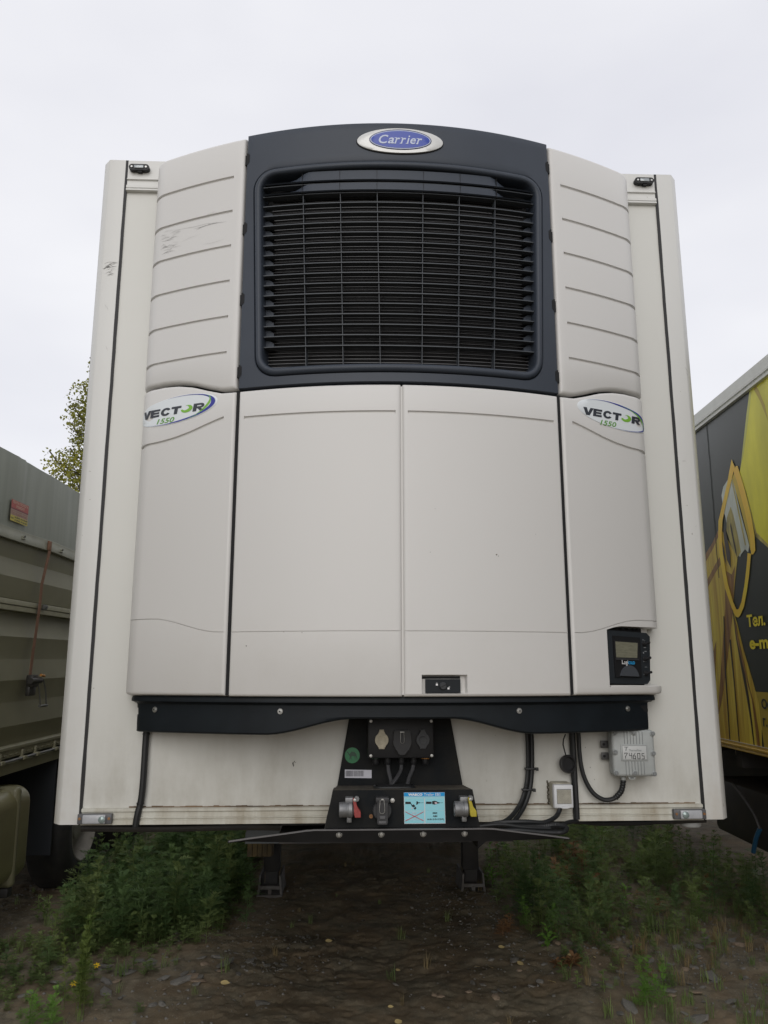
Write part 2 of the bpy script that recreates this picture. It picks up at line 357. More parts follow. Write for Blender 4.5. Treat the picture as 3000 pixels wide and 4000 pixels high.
bn = n.new('ShaderNodeBump'); bn.inputs['Strength'].default_value = 0.9; bn.inputs['Distance'].default_value = 0.006; l.new(nz(70, 8, .75).outputs['Fac'], bn.inputs['Height']); l.new(bn.outputs['Normal'], p.inputs['Normal'])
me.materials.append(m); me.shade_smooth()
g = bpy.data.objects.new('ground', me); COL.objects.link(g); g['kind'] = 'structure'

# =================================================================== THE REFRIGERATED TRAILER
T = empty('refrigerated_trailer', 'white refrigerated semi-trailer seen head-on with big front cooling unit and dark grille', 'trailer')
ZB, ZT = 1.15, 3.938
# ---- body
b = MB(); b.box(-1.185, 1.185, 0.0, 0.06, 1.205, 3.786); b.build('front_wall', WALL, T)
for sx in (-1, 1):
    b = MB(); prof = [(1.196, 0.0), (1.262, 0.0), (1.268, 0.002), (1.298, 0.037), (1.300, 0.043), (1.300, 0.085), (1.196, 0.085)]
    b.prism(prof, lambda a, c: (sx*a, c-0.004, ZB), lambda a, c: (sx*a, c-0.004, ZT+0.004)); po = b.build('corner_post', POST, T)
    b = MB(); pts = []
    rr_ = random.Random(3+sx)
    zz = frange(ZB+0.002, ZT+0.002, 40)
    for s_ in (-1, 1):
        pass
    L_ = [(sx*1.1905 - 0.0058 + rr_.uniform(-.0008, .0008), z) for z in zz]; R_ = [(sx*1.1905 + 0.0058 + rr_.uniform(-.0008, .0008), z) for z in zz]
    for i in range(40):
        b.poly([(L_[i][0], -0.006, L_[i][1]), (R_[i][0], -0.006, R_[i][1]), (R_[i+1][0], -0.006, R_[i+1][1]), (L_[i+1][0], -0.006, L_[i+1][1])])
        b.poly([(L_[i][0], -0.006, L_[i][1]), (L_[i][0], 0.03, L_[i][1]), (L_[i+1][0], 0.03, L_[i+1][1]), (L_[i+1][0], -0.006, L_[i+1][1])])
        b.poly([(R_[i][0], -0.006, R_[i][1]), (R_[i][0], 0.03, R_[i][1]), (R_[i+1][0], 0.03, R_[i+1][1]), (R_[i+1][0], -0.006, R_[i+1][1])])
    b.build('seal_strip', SEAL, po)
    b = MB(); b.box(sx*1.24, sx*1.297, 0.082, 13.6, ZB+0.01, ZT-0.004, 0.004); b.build('side_wall', WALL, T)
b = MB(); b.box(-1.23, 1.23, 0.07, 13.59, ZT-0.06, ZT-0.01); b.build('roof', WALL, T)
b = MB(); b.box(-1.23, 1.23, 0.07, 13.59, ZB+0.012, ZB+0.12); b.build('floor', CHASSIS, T)
b = MB(); b.box(-1.297, 1.297, 13.6, 13.66, ZB+0.02, ZT-0.01, 0.006); b.build('rear_door', WALL, T)
# top rail with its steps
b = MB(); P = [(0.0, ZT), (0.0, 3.849), (-0.006, 3.847), (-0.006, 3.843), (0.002, 3.841), (0.002, 3.815), (-0.009, 3.812), (-0.009, 3.800), (-0.002, 3.797), (-0.011, 3.794), (-0.011, 3.787), (0.0, 3.785), (0.05, 3.785), (0.05, ZT)]
b.prism(P, lambda a, c: (-1.184, a-0.008, c), lambda a, c: (1.184, a-0.008, c)); b.build('top_rail', POST, T)
b = MB(); P = [(0.0, 1.209), (-0.010, 1.206), (-0.010, 1.197), (-0.004, 1.194), (-0.004, 1.178), (-0.009, 1.176), (-0.009, 1.172), (-0.004, 1.170), (-0.004, 1.166), (-0.009, 1.164), (-0.009, ZB), (0.05, ZB), (0.05, 1.209)]
b.prism(P, lambda a, c: (-1.184, a-0.006, c), lambda a, c: (1.184, a-0.006, c)); b.build('bottom_rail', RAIL, T)
b = MB()
rr_ = random.Random(5)
xs = [x for x in frange(-1.16, 1.16, 110)]
for a0, a1 in zip(xs, xs[1:]):
    if a1 < -0.95 and a0 < -1.02: continue
    h = 0.0035*rr_.random()+0.0012; h2 = 0.002*rr_.random()
    b.box(a0, a1, -0.003, 0.002, 1.2095-h2, 1.2105+h)
b.build('joint_sealant', mat('aged joint sealant', (0.05, 0.035, 0.022), 0.9, col2=(0.22, 0.15, 0.09), vscale=7), T)
# corner marker lamps on the top rail
for sx in (-1, 1):
    b = MB(); cx, cz = sx*1.131, 3.893
    pts = [(cx+0.030*s+0.0145*math.cos(a), cz+0.0145*math.sin(a)) for s, a in [(1, x) for x in frange(-PI/2, PI/2, 8)] + [(-1, x) for x in frange(PI/2, 1.5*PI, 8)]]
    b.prism(pts, lambda a, c: (a, -0.030, c), lambda a, c: (a, -0.006, c)); b.box(cx-0.006, cx+0.012, -0.026, -0.008, cz-0.02, cz-0.013)
    ml = b.build('marker_lamp', DKPL, T)
    b = MB(); b.box(cx-0.021, cx+0.021, -0.035, -0.028, cz-0.0075, cz+0.0075, 0.003); b.build('lens', LENS, ml)
    for s in (-1, 1):
        b = MB(); b.cyl((cx+s*0.031, -0.028, cz), (cx+s*0.031, -0.0335, cz), 0.0045, 10); b.build('screw', STEEL, ml)
# position lamps at the lower corners
for sx in (-1, 1):
    x0, x1 = (-1.192, -1.066) if sx < 0 else (1.062, 1.188)
    b = MB(); b.box(x0, x1, -0.034, -0.012, 1.156, 1.192, 0.003); pl = b.build('position_lamp', mat('lamp housing', (0.10, 0.10, 0.105), 0.5), T)
    b = MB(); b.box(x0+0.022, x1-0.020, -0.046, -0.033, 1.159, 1.190, 0.004); b.build('lens', mat('milky lens', (0.46, 0.47, 0.49), 0.3, var=0.18, vscale=60), pl)
    ex = x0+0.094 if sx < 0 else x0+0.040
    b = MB(); b.lathe((ex, -0.046, 1.174), (0, -1, 0), [(0.013, 0), (0.0125, 0.003), (0.008, 0.006), (0, 0.007)], 18); b.build('reflector', mat('greenish bulb glass', (0.28, 0.34, 0.33), 0.15, 0.3), pl)
    for xr in (x0+0.009, x1-0.009): b = MB(); b.cyl((xr, -0.033, 1.176), (xr, -0.037, 1.176), 0.005, 10); b.build('rivet', RUST, pl)

# ---- cooling unit: one curved front y = -0.388 + 0.272 x^2 with rounded sides
U0, RC = 0.985, 0.10
TH0 = math.atan(0.544*U0); Y0 = -0.388+0.272*U0*U0; ARC = (PI/2-TH0)*RC
UEND = U0+ARC+0.026
def S(u, z, d=0.0):
    s = 1 if u >= 0 else -1; a = abs(u)
    if a <= U0: x, y, th = a, -0.388+0.272*a*a, math.atan(0.544*a)
    elif a <= U0+ARC:
        th = TH0+(a-U0)/RC; x = U0+RC*(math.sin(th)-math.sin(TH0)); y = Y0+RC*(math.cos(TH0)-math.cos(th))
    else: th = PI/2; x = U0+RC*(1-math.sin(TH0)); y = Y0+RC*math.cos(TH0)+(a-U0-ARC)
    return (s*(x-d*math.sin(th)), y+d*math.cos(th), z)

def bevd(t, r):
    if t >= r: return 0.0
    t = max(t, 0); return r-math.sqrt(max(0, r*r-(r-t)**2))
def uniq(v, eps=1e-4):
    v = sorted(v); o = [v[0]]
    for x in v[1:]:
        if x-o[-1] > eps: o.append(x)
    return o
def panel(name, ua, ub, ztop, zbot, m, grooves=(), recess=None, outer=False, r=0.010, extra_z=(), parent=T, du=0.03):
    """ua<ub in |u| terms handled through sign; ztop/zbot functions of u. grooves: (zfun, half, depth, uin(abs), uout(abs))"""
    sgn = -1 if (ua+ub) < 0 else 1
    A, B = (ua, ub)
    lo_b = not (outer and sgn < 0); hi_b = not (outer and sgn > 0)
    bo = [0, r*.12, r*.4, r]
    cols = [A+x for x in bo]+[B-x for x in bo]+frange(A, B, max(2, int((B-A)/du)))
    if outer:
        c = frange(U0-0.02, U0+ARC, 14); cols += [sgn*x for x in c]
    for gr in grooves:
        for e in (gr[3], gr[4]):
            if abs(e) < 1.09:
                ss = 1 if e == gr[3] else -1
                cols += [sgn*e if not gr[5:] else e, (sgn*(e+ss*0.003)) if not gr[5:] else e+ss*0.003, (sgn*(e+ss*0.0015)) if not gr[5:] else e+ss*0.0015]
    if recess: cols += [recess[0], recess[0]+0.004, recess[1]-0.004, recess[1]]
    cols = uniq([c for c in cols if A-1e-9 <= c <= B+1e-9], 4e-4)
    rows = [(lambda u, x=x: ztop(u)-x, None) for x in bo]
    mid = [(gr[0], gr) for gr in grooves]
    items = []
    for gr in grooves:
        h = gr[1]
        items += [(lambda u, g=gr, h=h: g[0](u)+h, None), (lambda u, g=gr, h=h: g[0](u)+h*0.75, gr), (lambda u, g=gr, h=h: g[0](u)-h*0.55, gr), (lambda u, g=gr, h=h: g[0](u)-h, None)]
    if recess:
        zt_, zb_ = recess[2], recess[3]
        cap = recess[5] if len(recess) > 5 else (lambda u: 99)
        for zz_, off in ((zt_, 0), (zt_, 0.004), (zb_, -0.004), (zb_, 0)):
            items.append((lambda u, z=zz_, o=off: min(z, cap(u))-o, 'rec' if off else None))
    for z in extra_z: items.append((lambda u, z=z: z, None))
    uref = (A+B)/2; items.sort(key=lambda it: -it[0](uref if not recess else (recess[0]+recess[1])/2))
    rows += items+[(lambda u, x=x: zbot(u)+x, None) for x in reversed(bo)]
    bmh = MB(); V = []
    def depth(u, z, tg):
        tx = 9
        if lo_b: tx = min(tx, u-A)
        if hi_b: tx = min(tx, B-u)
        tz = min(ztop(u)-z, z-zbot(u))
        d = min(r, math.hypot(bevd(tx, r), bevd(tz, r)))
        if isinstance(tg, tuple):
            au = abs(u) if not tg[5:] else u
            if tg[3]+0.001 <= au <= tg[4]-0.001: d = max(d, tg[2])
        if tg == 'rec' and recess[0]+0.0039 <= u <= recess[1]-0.0039: d = recess[4]
        return d
    grid = []
    for f, tg in rows:
        grid.append([bmh.bm.verts.new(S(u, f(u), depth(u, f(u), tg))) for u in cols])
    back = 0.035
    def bk(u, z): return bmh.bm.verts.new(S(u, z, back))
    for i in range(len(grid)-1):
        for j in range(len(cols)-1):
            bmh.bm.faces.new((grid[i][j], grid[i+1][j], grid[i+1][j+1], grid[i][j+1]))
    top = [bk(u, ztop(u)) for u in cols]; bot = [bk(u, zbot(u)) for u in cols]
    for j in range(len(cols)-1):
        bmh.bm.faces.new((top[j], grid[0][j], grid[0][j+1], top[j+1])); bmh.bm.faces.new((grid[-1][j], bot[j], bot[j+1], grid[-1][j+1]))
    for side, J in ((lo_b, 0), (hi_b, -1)):
        if side:
            c = [bk(cols[J], f(cols[J])) for f, tg in rows]
            for i in range(len(rows)-1): bmh.bm.faces.new((c[i], c[i+1], grid[i+1][J], grid[i][J]))
    return bmh.build(name, m, parent, smooth=40)

GI = 0.631   # inner edge of the side panels
def curve_top(u):   # S-shaped joint between upper and lower side panels
    a = abs(u); K_ = [(0.63, 2.772), (0.69, 2.774), (0.75, 2.792), (0.81, 2.814), (0.87, 2.828), (0.93, 2.834), (0.99, 2.833), (1.05, 2.832), (1.2, 2.832)]
    for (x0, z0), (x1, z1) in zip(K_, K_[1:]):
        if a <= x1: t = (a-x0)/(x1-x0); return lerp(z0, z1, max(0, t))
    return K_[-1][1]
def groove_low(u):
    a = abs(u); K_ = [(0.66, 2.668), (0.70, 2.657), (0.76, 2.637), (0.82, 2.617), (0.88, 2.603), (0.95, 2.594), (1.2, 2.588)]
    for (x0, z0), (x1, z1) in zip(K_, K_[1:]):
        if a <= x1: return lerp(z0, z1, (a-x0)/(x1-x0))
    return K_[-1][1]
def thin_low(u):
    a = abs(u); return 1.851+0.054*sstep(0.66, 0.93, a)
ribs = [3.695, 3.541, 3.387, 3.2335, 3.0805, 2.930]
for sg in (-1, 1):
    ua, ub = (-UEND, -GI) if sg < 0 else (GI, UEND)
    gr = [(lambda u, z=z: z, 0.0075, 0.008, 0.675, 2.0) for z in ribs]
    panel('upper_side_panel', ua, ub, lambda u: 3.868-0.0*abs(u), lambda u: curve_top(u)+0.006, PANEL, gr, outer=True, r=0.014)
    gr = [(groove_low, 0.0075, 0.008, 0.676, 2.0), (thin_low, 0.0016, 0.004, 0.642, 2.0)]
    rec = (0.779, UEND+0.01, 1.880, 1.655, 0.040, lambda u: thin_low(u)-0.008) if sg > 0 else None
    panel('lower_side_panel', ua, ub, lambda u: curve_top(u)-0.006, lambda u: 1.626, PANEL, gr, outer=True, r=0.012, recess=rec)
for sg in (-1, 1):
    ua, ub = (-0.6175, -0.0035) if sg < 0 else (0.0035, 0.6175)
    gr = [(lambda u: 2.656, 0.0062, 0.008, 0.023, 0.596), (lambda u: 1.850, 0.0015, 0.0035, 0.002, 0.612)]
    rec = (0.064, 0.226, 1.699, 1.633, 0.020) if sg > 0 else None
    dr = panel('service_door', ua, ub, lambda u: 2.765, lambda u: 1.624, PANEL, gr, r=0.010, recess=rec)
    if sg > 0:
        b = MB(); b.add(*(lambda Pq: ([S(u, z, 0.004) for u, z in Pq]+[S(u, z, 0.022) for u, z in Pq], [[0, 1, 2, 3], [0, 4, 5, 1], [1, 5, 6, 2], [2, 6, 7, 3], [3, 7, 4, 0]]))([(0.079, 1.684), (0.202, 1.684), (0.202, 1.637), (0.079, 1.637)]))
        la = b.build('door_latch', SKIRT, dr)
        b = MB(); b.add([S(u, z, 0.0185) for u, z in [(0.068, 1.694), (0.205, 1.694), (0.205, 1.685), (0.068, 1.685)]], [[0, 1, 2, 3]]); b.build('latch_gap', BLACK, dr)
        b = MB(); c0 = Vector(S(0.140, 1.6605, 0.004)); nrm = Vector((0.08, -1, 0)).normalized()
        b.lathe(c0, nrm, [(0.013, 0), (0.013, 0.004), (0.011, 0.0055), (0, 0.0055)], 24); kn = b.build('lock_knob', mat('latch knob', (0.022, 0.024, 0.027), 0.4), dr)
        b = MB(); f = lambda a, c: tuple(Vector(S(0.140+a, 1.6605+c, -0.0022)))
        b.shapes([[(-0.011, -0.004), (-0.0105, -0.006), (0.011, 0.004), (0.0105, 0.006)]], f); b.build('slot', BLACK, dr)
        for (cx, cz, op) in ((0.118, 1.667, 0), (0.159, 1.654, 1)):
            b = MB()
            f = lambda a, c: S(cx+a, cz+c, 0.0030)
            b.shapes([[(-0.0035, -0.005), (0.0035, -0.005), (0.0035, 0.0008), (-0.0035, 0.0008)]], f)
            ring = [(0.0026*math.cos(a)+(0.003 if op else 0), 0.0012+0.0035*math.sin(a)) for a in frange(0, PI, 8)]; ri = [(0.0015*math.cos(a)+(0.003 if op else 0), 0.0012+0.0022*math.sin(a)) for a in frange(0, PI, 8)]
            b.shapes([[ring[i], ring[i+1], ri[i+1], ri[i]] for i in range(8)], f)
            b.build('padlock_symbol', WHITEINK, dr, smooth=0)

b = MB(); zz = frange(1.63, 2.76, 12)
for z0, z1 in zip(zz, zz[1:]): b.poly([S(-0.02, z0, 0.011), S(0.02, z0, 0.011), S(0.02, z1, 0.011), S(-0.02, z1, 0.011)])
b.build('door_seam_lip', PANEL, T)
for sg in (-1, 1):
    b = MB(); zz = frange(1.628, 2.772, 12)
    for z0, z1 in zip(zz, zz[1:]): b.poly([S(sg*0.616, z0, 0.0095), S(sg*0.633, z0, 0.0095), S(sg*0.633, z1, 0.0095), S(sg*0.616, z1, 0.0095)])
    b.build('door_gap_shade', BLACK, T)  # black strip added so the lit gap beside the door reads as shade
# inner housing that shows black through the joints
b = MB()
us = frange(-0.97, 0.97, 40); zr = [3.845, 3.70, 2.81, 1.63]
grid = [[b.bm.verts.new(S(u, z, 0.034 if (z > 3.705 or z < 2.8) else 0.034)) for u in us] for z in zr]
for i in range(3):
    for j in range(40):
        if i == 1 and abs((us[j]+us[j+1])/2) < 0.58: continue
        b.bm.faces.new((grid[i][j], grid[i+1][j], grid[i+1][j+1], grid[i][j+1]))
b.build('inner_housing', BLACK, T)
b = MB(); P = [S(u, 3.845, 0.034) for u in us]; n_ = len(us)
A = [b.bm.verts.new(p) for p in P]; Bv = [b.bm.verts.new((p[0], -0.004, 3.845)) for p in P]
for j in range(n_-1): b.bm.faces.new((A[j], A[j+1], Bv[j+1], Bv[j]))
b.build('top_cover', SHROUD, T)

# dark centre shroud with its rounded opening
def halfw(z, top, bot): return lerp(bot, top, (z-2.85)/(3.65-2.85))
def rrect(zc0, zc1, wt, wb, r, n=160):
    """rounded trapezoid outline sampled by angle index (list of (u,z))"""
    cz = (zc0+zc1)/2; out = []
    per = []
    for (sx, sz, a0) in ((1, 1, 0), (-1, 1, PI/2), (-1, -1, PI), (1, -1, 1.5*PI)):
        zc = (zc1-r) if sz > 0 else (zc0+r); w_ = (wt if sz > 0 else wb)-r
        for k in range(11): a = a0+PI/2*k/10; per.append((sx*w_+r*math.cos(a), zc+r*math.sin(a)))
    # resample evenly
    Ls = [0]; Q = per+[per[0]]
    for p_, q_ in zip(Q, Q[1:]): Ls.append(Ls[-1]+math.hypot(q_[0]-p_[0], q_[1]-p_[1]))
    for k in range(n):
        s = Ls[-1]*k/n; i = max(j for j in range(len(Ls)-1) if Ls[j] <= s+1e-12); t = (s-Ls[i])/max(1e-9, Ls[i+1]-Ls[i])
        out.append((lerp(Q[i][0], Q[i+1][0], t), lerp(Q[i][1], Q[i+1][1], t)))
    return out
NO = 200
hole = rrect(2.812, 3.703, 0.589, 0.560, 0.085, NO)
OX, OZ0, OZ1 = 0.6225, 2.775, 3.876
def outer_pt(p):
    cz = 3.25; du_, dz_ = p[0], p[1]-cz; t = min(OX/abs(du_) if du_ else 9e9, (OZ1-cz)/dz_ if dz_ > 0 else 9e9, (OZ0-cz)/dz_ if dz_ < 0 else 9e9); return (du_*t, cz+dz_*t)
outp = [outer_pt(p) for p in hole]
for cxn in ((OX, OZ1), (-OX, OZ1), (-OX, OZ0), (OX, OZ0)):
    k = min(range(NO), key=lambda i: math.hypot(outp[i][0]-cxn[0], outp[i][1]-cxn[1])); outp[k] = cxn
b = MB(); rings = []
for (t, d) in ((1.0, 0.035), (1.0, 0.006), (0.985, 0.002), (0.96, 0.0), (0.8, 0), (0.6, 0), (0.4, 0), (0.2, 0), (0.04, 0.0), (0.0, 0.003), (0.0, 0.018)):
    rings.append([b.bm.verts.new(S(lerp(h[0], o[0], t), lerp(h[1], o[1], t), d)) for h, o in zip(hole, outp)])
for A, B in zip(rings, rings[1:]):
    for k in range(NO): b.bm.faces.new((A[k], A[(k+1) % NO], B[(k+1) % NO], B[k]))
b.build('grille_surround', SHROUD, T)
for sx in (-1, 1):
    for z in (3.766, 3.455, 3.148, 2.846):
        b = MB(); b.prism([(0.613, z-0.012), (0.613, z+0.016), (0.619, z+0.022), (0.632, z+0.022), (0.632, z-0.022), (0.619, z-0.022)], lambda a, c: S(sx*a, c, 0.0065), lambda a, c: S(sx*a, c, 0.033)); b.build('clip', BLACK, T)
        b = MB(); b.prism([(0.611, z-0.016), (0.611, z+0.018), (0.6185, z+0.026), (0.6235, z+0.026), (0.6235, z-0.026), (0.6185, z-0.026)], lambda a, c: S(sx*a, c, -0.0012), lambda a, c: S(sx*a, c, 0.01)); b.build('clip_notch', BLACK, T)
# grille frame (rounded bead)
r_out = rrect(2.8145, 3.7005, 0.5865, 0.5575, 0.083, NO); r_in = rrect(2.847, 3.671, 0.557, 0.531, 0.055, NO)
b = MB(); rings = []
for (t, d) in ((0.0, 0.02), (0.0, 0.004), (0.06, -0.002), (0.2, -0.007), (0.45, -0.010), (0.7, -0.009), (0.88, -0.005), (0.97, 0.001), (1.0, 0.008), (1.0, 0.03), (1.03, 0.07)):
    rings.append([b.bm.verts.new(S(lerp(o[0], i_[0], t), lerp(o[1], i_[1], t), d)) for o, i_ in zip(r_out, r_in)])
for A, B in zip(rings, rings[1:]):
    for k in range(NO): b.bm.faces.new((A[k], A[(k+1) % NO], B[(k+1) % NO], B[k]))
GF = b.build('grille_frame', SHROUD, T)
# louvers
def lz(i, u): return 3.614-0.0431*i + 0.016*(u/0.55)**2
for i in range(17):
    b = MB(); z0 = lz(i, 0); hw = lerp(0.529, 0.556, (z0-2.87)/(3.65-2.87)); us = frange(-hw, hw, 28)
    dep = 0.030; th = 0.0038
    rows = []
    for (d, dz) in ((0.012, th/2), (0.012, -th/2), (0.012+dep, -th/2), (0.012+dep, th/2)):
        rows.append([b.bm.verts.new(S(u, lz(i, u)+dz, d)) for u in us])
    for A, B in zip(rows, rows[1:]+rows[:1]):
        for k in range(len(us)-1): b.bm.faces.new((A[k], A[k+1], B[k+1], B[k]))
    b.build('louver', GRILLE, GF)
for (xt, xb) in ((-0.391, -0.365), (-0.241, -0.222), (-0.0935, -0.08), (0.0915, 0.08), (0.240, 0.222), (0.390, 0.365)):
    b = MB(); zz = frange(2.835, 3.60, 10)
    for w0, w1 in zip(zz, zz[1:]):
        u0_, u1_ = lerp(xb, xt, (w0-2.86)/(.75)), lerp(xb, xt, (w1-2.86)/.75)
        b.prism([(u0_-0.0011, w0), (u0_+0.0011, w0), (u1_+0.0011, w1), (u1_-0.0011, w1)], lambda a, c: S(a, c, 0.015), lambda a, c: S(a, c, 0.045))
    b.build('mullion', GRILLE, GF)
# two closed hood blades at the top of the grille
for (zt0, zb0, hi) in ((3.664, 3.622, 0), (3.609, 3.577, 1)):
    b = MB(); us = frange(-0.548, 0.548, 60)
    def ht(u):
        k_ = sstep(0.36, 0.45, abs(u)); base = 0.016*(u/0.55)**2
        return (zt0-0.002+base)*(1-k_) + (zb0+base+(0.012 if hi else 0.014)-0.010*sstep(.47, .545, abs(u)))*k_
    rows = [[b.bm.verts.new(S(u, zb0-0.004+0.016*(u/0.55)**2, 0.006)) for u in us],
            [b.bm.verts.new(S(u, zb0-0.001+0.016*(u/0.55)**2, 0.000)) for u in us],
            [b.bm.verts.new(S(u, ht(u), 0.003+0.024*sstep(0.36, 0.45, abs(u)))) for u in us],
            [b.bm.verts.new(S(u, ht(u)+0.001, 0.06)) for u in us]]
    for A, B in zip(rows, rows[1:]):
        for k in range(len(us)-1): b.bm.faces.new((A[k], A[k+1], B[k+1], B[k]))
    b.build('hood_blade', SHROUD, GF)
    for xs_ in (-0.391, -0.241, -0.0935, 0.0915, 0.240, 0.390):
        b = MB(); b.prism([(xs_-0.0005, zb0), (xs_+0.0006, zb0), (xs_+0.0006, ht(xs_)), (xs_-0.0006, ht(xs_))], lambda a, c: S(a, c, -0.0006), lambda a, c: S(a, c, 0.012)); b.build('blade_seam', BLACK, GF)
# cavity side blocks, fins, backing
for sx in (-1, 1):
    for i in range(2, 16):
        b = MB()
        z1 = lz(i, 0.53)-0.005; z0 = lz(i+1, 0.53)+0.004; w0 = lerp(0.528, 0.556, (z0-2.87)/.78)
        b.prism([(w0+0.004, z0), (w0-0.030, z0), (w0-0.030, lerp(z0, z1, .55)), (w0-0.012, z1), (w0+0.004, z1)], lambda a, c: S(sx*a, c, 0.038), lambda a, c: S(sx*a, c, 0.065)); b.build('louver_end_block', SHROUD, GF)
b = MB()
z = 3.614-0.0431*19+0.004
while z < 3.60:
    us = frange(-0.53, 0.53, 16)
    for a0, a1 in zip(us, us[1:]): w0_, w1_ = z+0.016*(a0/0.55)**2, z+0.016*(a1/0.55)**2; b.prism([(a0, w0_), (a1, w1_), (a1, w1_+0.0030), (a0, w0_+0.0030)], lambda a, c: S(a, c, 0.056), lambda a, c: S(a, c, 0.066))
    z += 0.0431/3
b.build('condenser_fins', FIN, GF, kind='stuff')
b = MB(); us = frange(-0.6, 0.6, 12)
for a0, a1 in zip(us, us[1:]): b.poly([S(a0, 2.78, 0.075), S(a1, 2.78, 0.075), S(a1, 3.72, 0.075), S(a0, 3.72, 0.075)])
b.poly([S(-.6, 3.72, 0.075), S(.6, 3.72, .075), S(.6, 3.72, 0.02), S(-.6, 3.72, 0.02)])
b.build('backing', BLACK, T)
# badge
def ell(cx, cz, a, c, n=56, sk=0.0): return [(cx+a*math.cos(2*PI*k/n)+sk*math.sin(2*PI*k/n), cz+c*math.sin(2*PI*k/n)) for k in range(n)]
def disc(b, cx, cz, a, c, d0, d1, sk=0.0, n=56, dome=0.0):
    rings = []
    for (t, d) in ((1.0, d1), (1.0, d0+0.001), (0.985, d0), (0.8, d0-dome*.5), (0.5, d0-dome), (0.2, d0-dome), (0.02, d0-dome)):
        rings.append([b.bm.verts.new(S(*p, d)) for p in ell(cx, cz, a*t, c*t, n, sk*t)])
    for A, B in zip(rings, rings[1:]):
        for k in range(n): b.bm.faces.new((A[k], A[(k+1) % n], B[(k+1) % n], B[k]))
    b.bm.faces.new(rings[-1])
b = MB(); disc(b, -0.001, 3.789, 0.175, 0.0590, -0.0035, 0.002); bd = b.build('badge_rim', BLACK, T)
b = MB(); disc(b, -0.001, 3.789, 0.1715, 0.0555, -0.0075, 0.0, dome=0.003); bd = b.build('badge', SILVER, T)
b = MB(); disc(b, 0.0, 3.791, 0.124, 0.0455, -0.0112, -0.008); b.build('badge_oval', BLUEDK, bd)
b = MB(); disc(b, 0.0, 3.790, 0.1205, 0.0420, -0.0122, -0.010); b.build('badge_ring', LSILV, bd)
b = MB(); disc(b, 0.0, 3.790, 0.1170, 0.0385, -0.0130, -0.011); b.build('badge_field', BLUE, bd)
b = MB()
fl = lambda a, c: S(a, c, -0.0139)
lt = [('C', -0.086, -0.048, 0.762+0.008, 0.809, .25), ('a', -0.050, -0.026, .770, .797, .3), ('r', -0.024, -0.002, .770, .797, .35), ('r', 0.000, 0.022, .770, .797, .35), ('i', 0.024, 0.038, .770, .808, .3), ('e', 0.038, 0.061, .770, .797, .3), ('r', 0.063, 0.086, .770, .797, .35)]
for ch, x0, x1, z0, z1, sh in lt: b.text(ch, (x0, x1, 3+z0, 3+z1), fl, sh, 0.016, 0.02)
for x0, x1, zz_ in [(-0.027, -0.018, .7705), (-0.004, 0.006, .7705), (0.020, 0.030, .7705), (0.060, 0.069, .7705), (-0.024, -0.016, .7945), (0.000, 0.008, .7945), (0.063, 0.071, .7945), (-0.0505+.02, -0.024, .7705)]:
    b.shapes([[(x0, 3+zz_), (x1, 3+zz_), (x1+.001, 3+zz_+.003), (x0+.001, 3+zz_+.003)]], fl)
b.build('lettering', LSILV, bd, smooth=0)
# oval decals
def _arc(cx, cz, ro, co, ri, ci, t0, t1, n=14):
    A_ = [(cx+ro*math.cos(t), cz+co*math.sin(t)) for t in frange(t0, t1, n)]; B2 = [(cx+ri*math.cos(t), cz+ci*math.sin(t)) for t in frange(t0, t1, n)]
    return [[A_[i], A_[i+1], B2[i+1], B2[i]] for i in range(n)]
BLOCK = {'V': [[(0, 1), (.34, 1), (.52, .38), (.70, 1), (1.02, 1), (.68, 0), (.34, 0)]],
         'E': [[(0, 0), (.34, 0), (.34, 1), (0, 1)], [(.34, 0), (1, 0), (1, .26), (.34, .26)], [(.34, .38), (.94, .38), (.94, .62), (.34, .62)], [(.34, .74), (1, .74), (1, 1), (.34, 1)]],
         'C': _arc(.52, .5, .52, .52, .22, .26, .52, 2*PI-.52, 22),
         'T': [[(0, .72), (1.04, .72), (1.04, 1), (0, 1)], [(.34, 0), (.70, 0), (.70, .72), (.34, .72)]],
         'R': [[(0, 0), (.34, 0), (.34, 1), (0, 1)], [(.34, .76), (.66, .76), (.66, 1), (.34, 1)], [(.34, .36), (.66, .36), (.66, .60), (.34, .60)], [(.42, .36), (.72, .36), (1.06, 0), (.70, 0)]]+_arc(.66, .68, .34, .32, .08, .08, -PI/2, PI/2, 10)}
def rx(a):  # position across decal -> u ; a in 0..1 from its left end
    return a
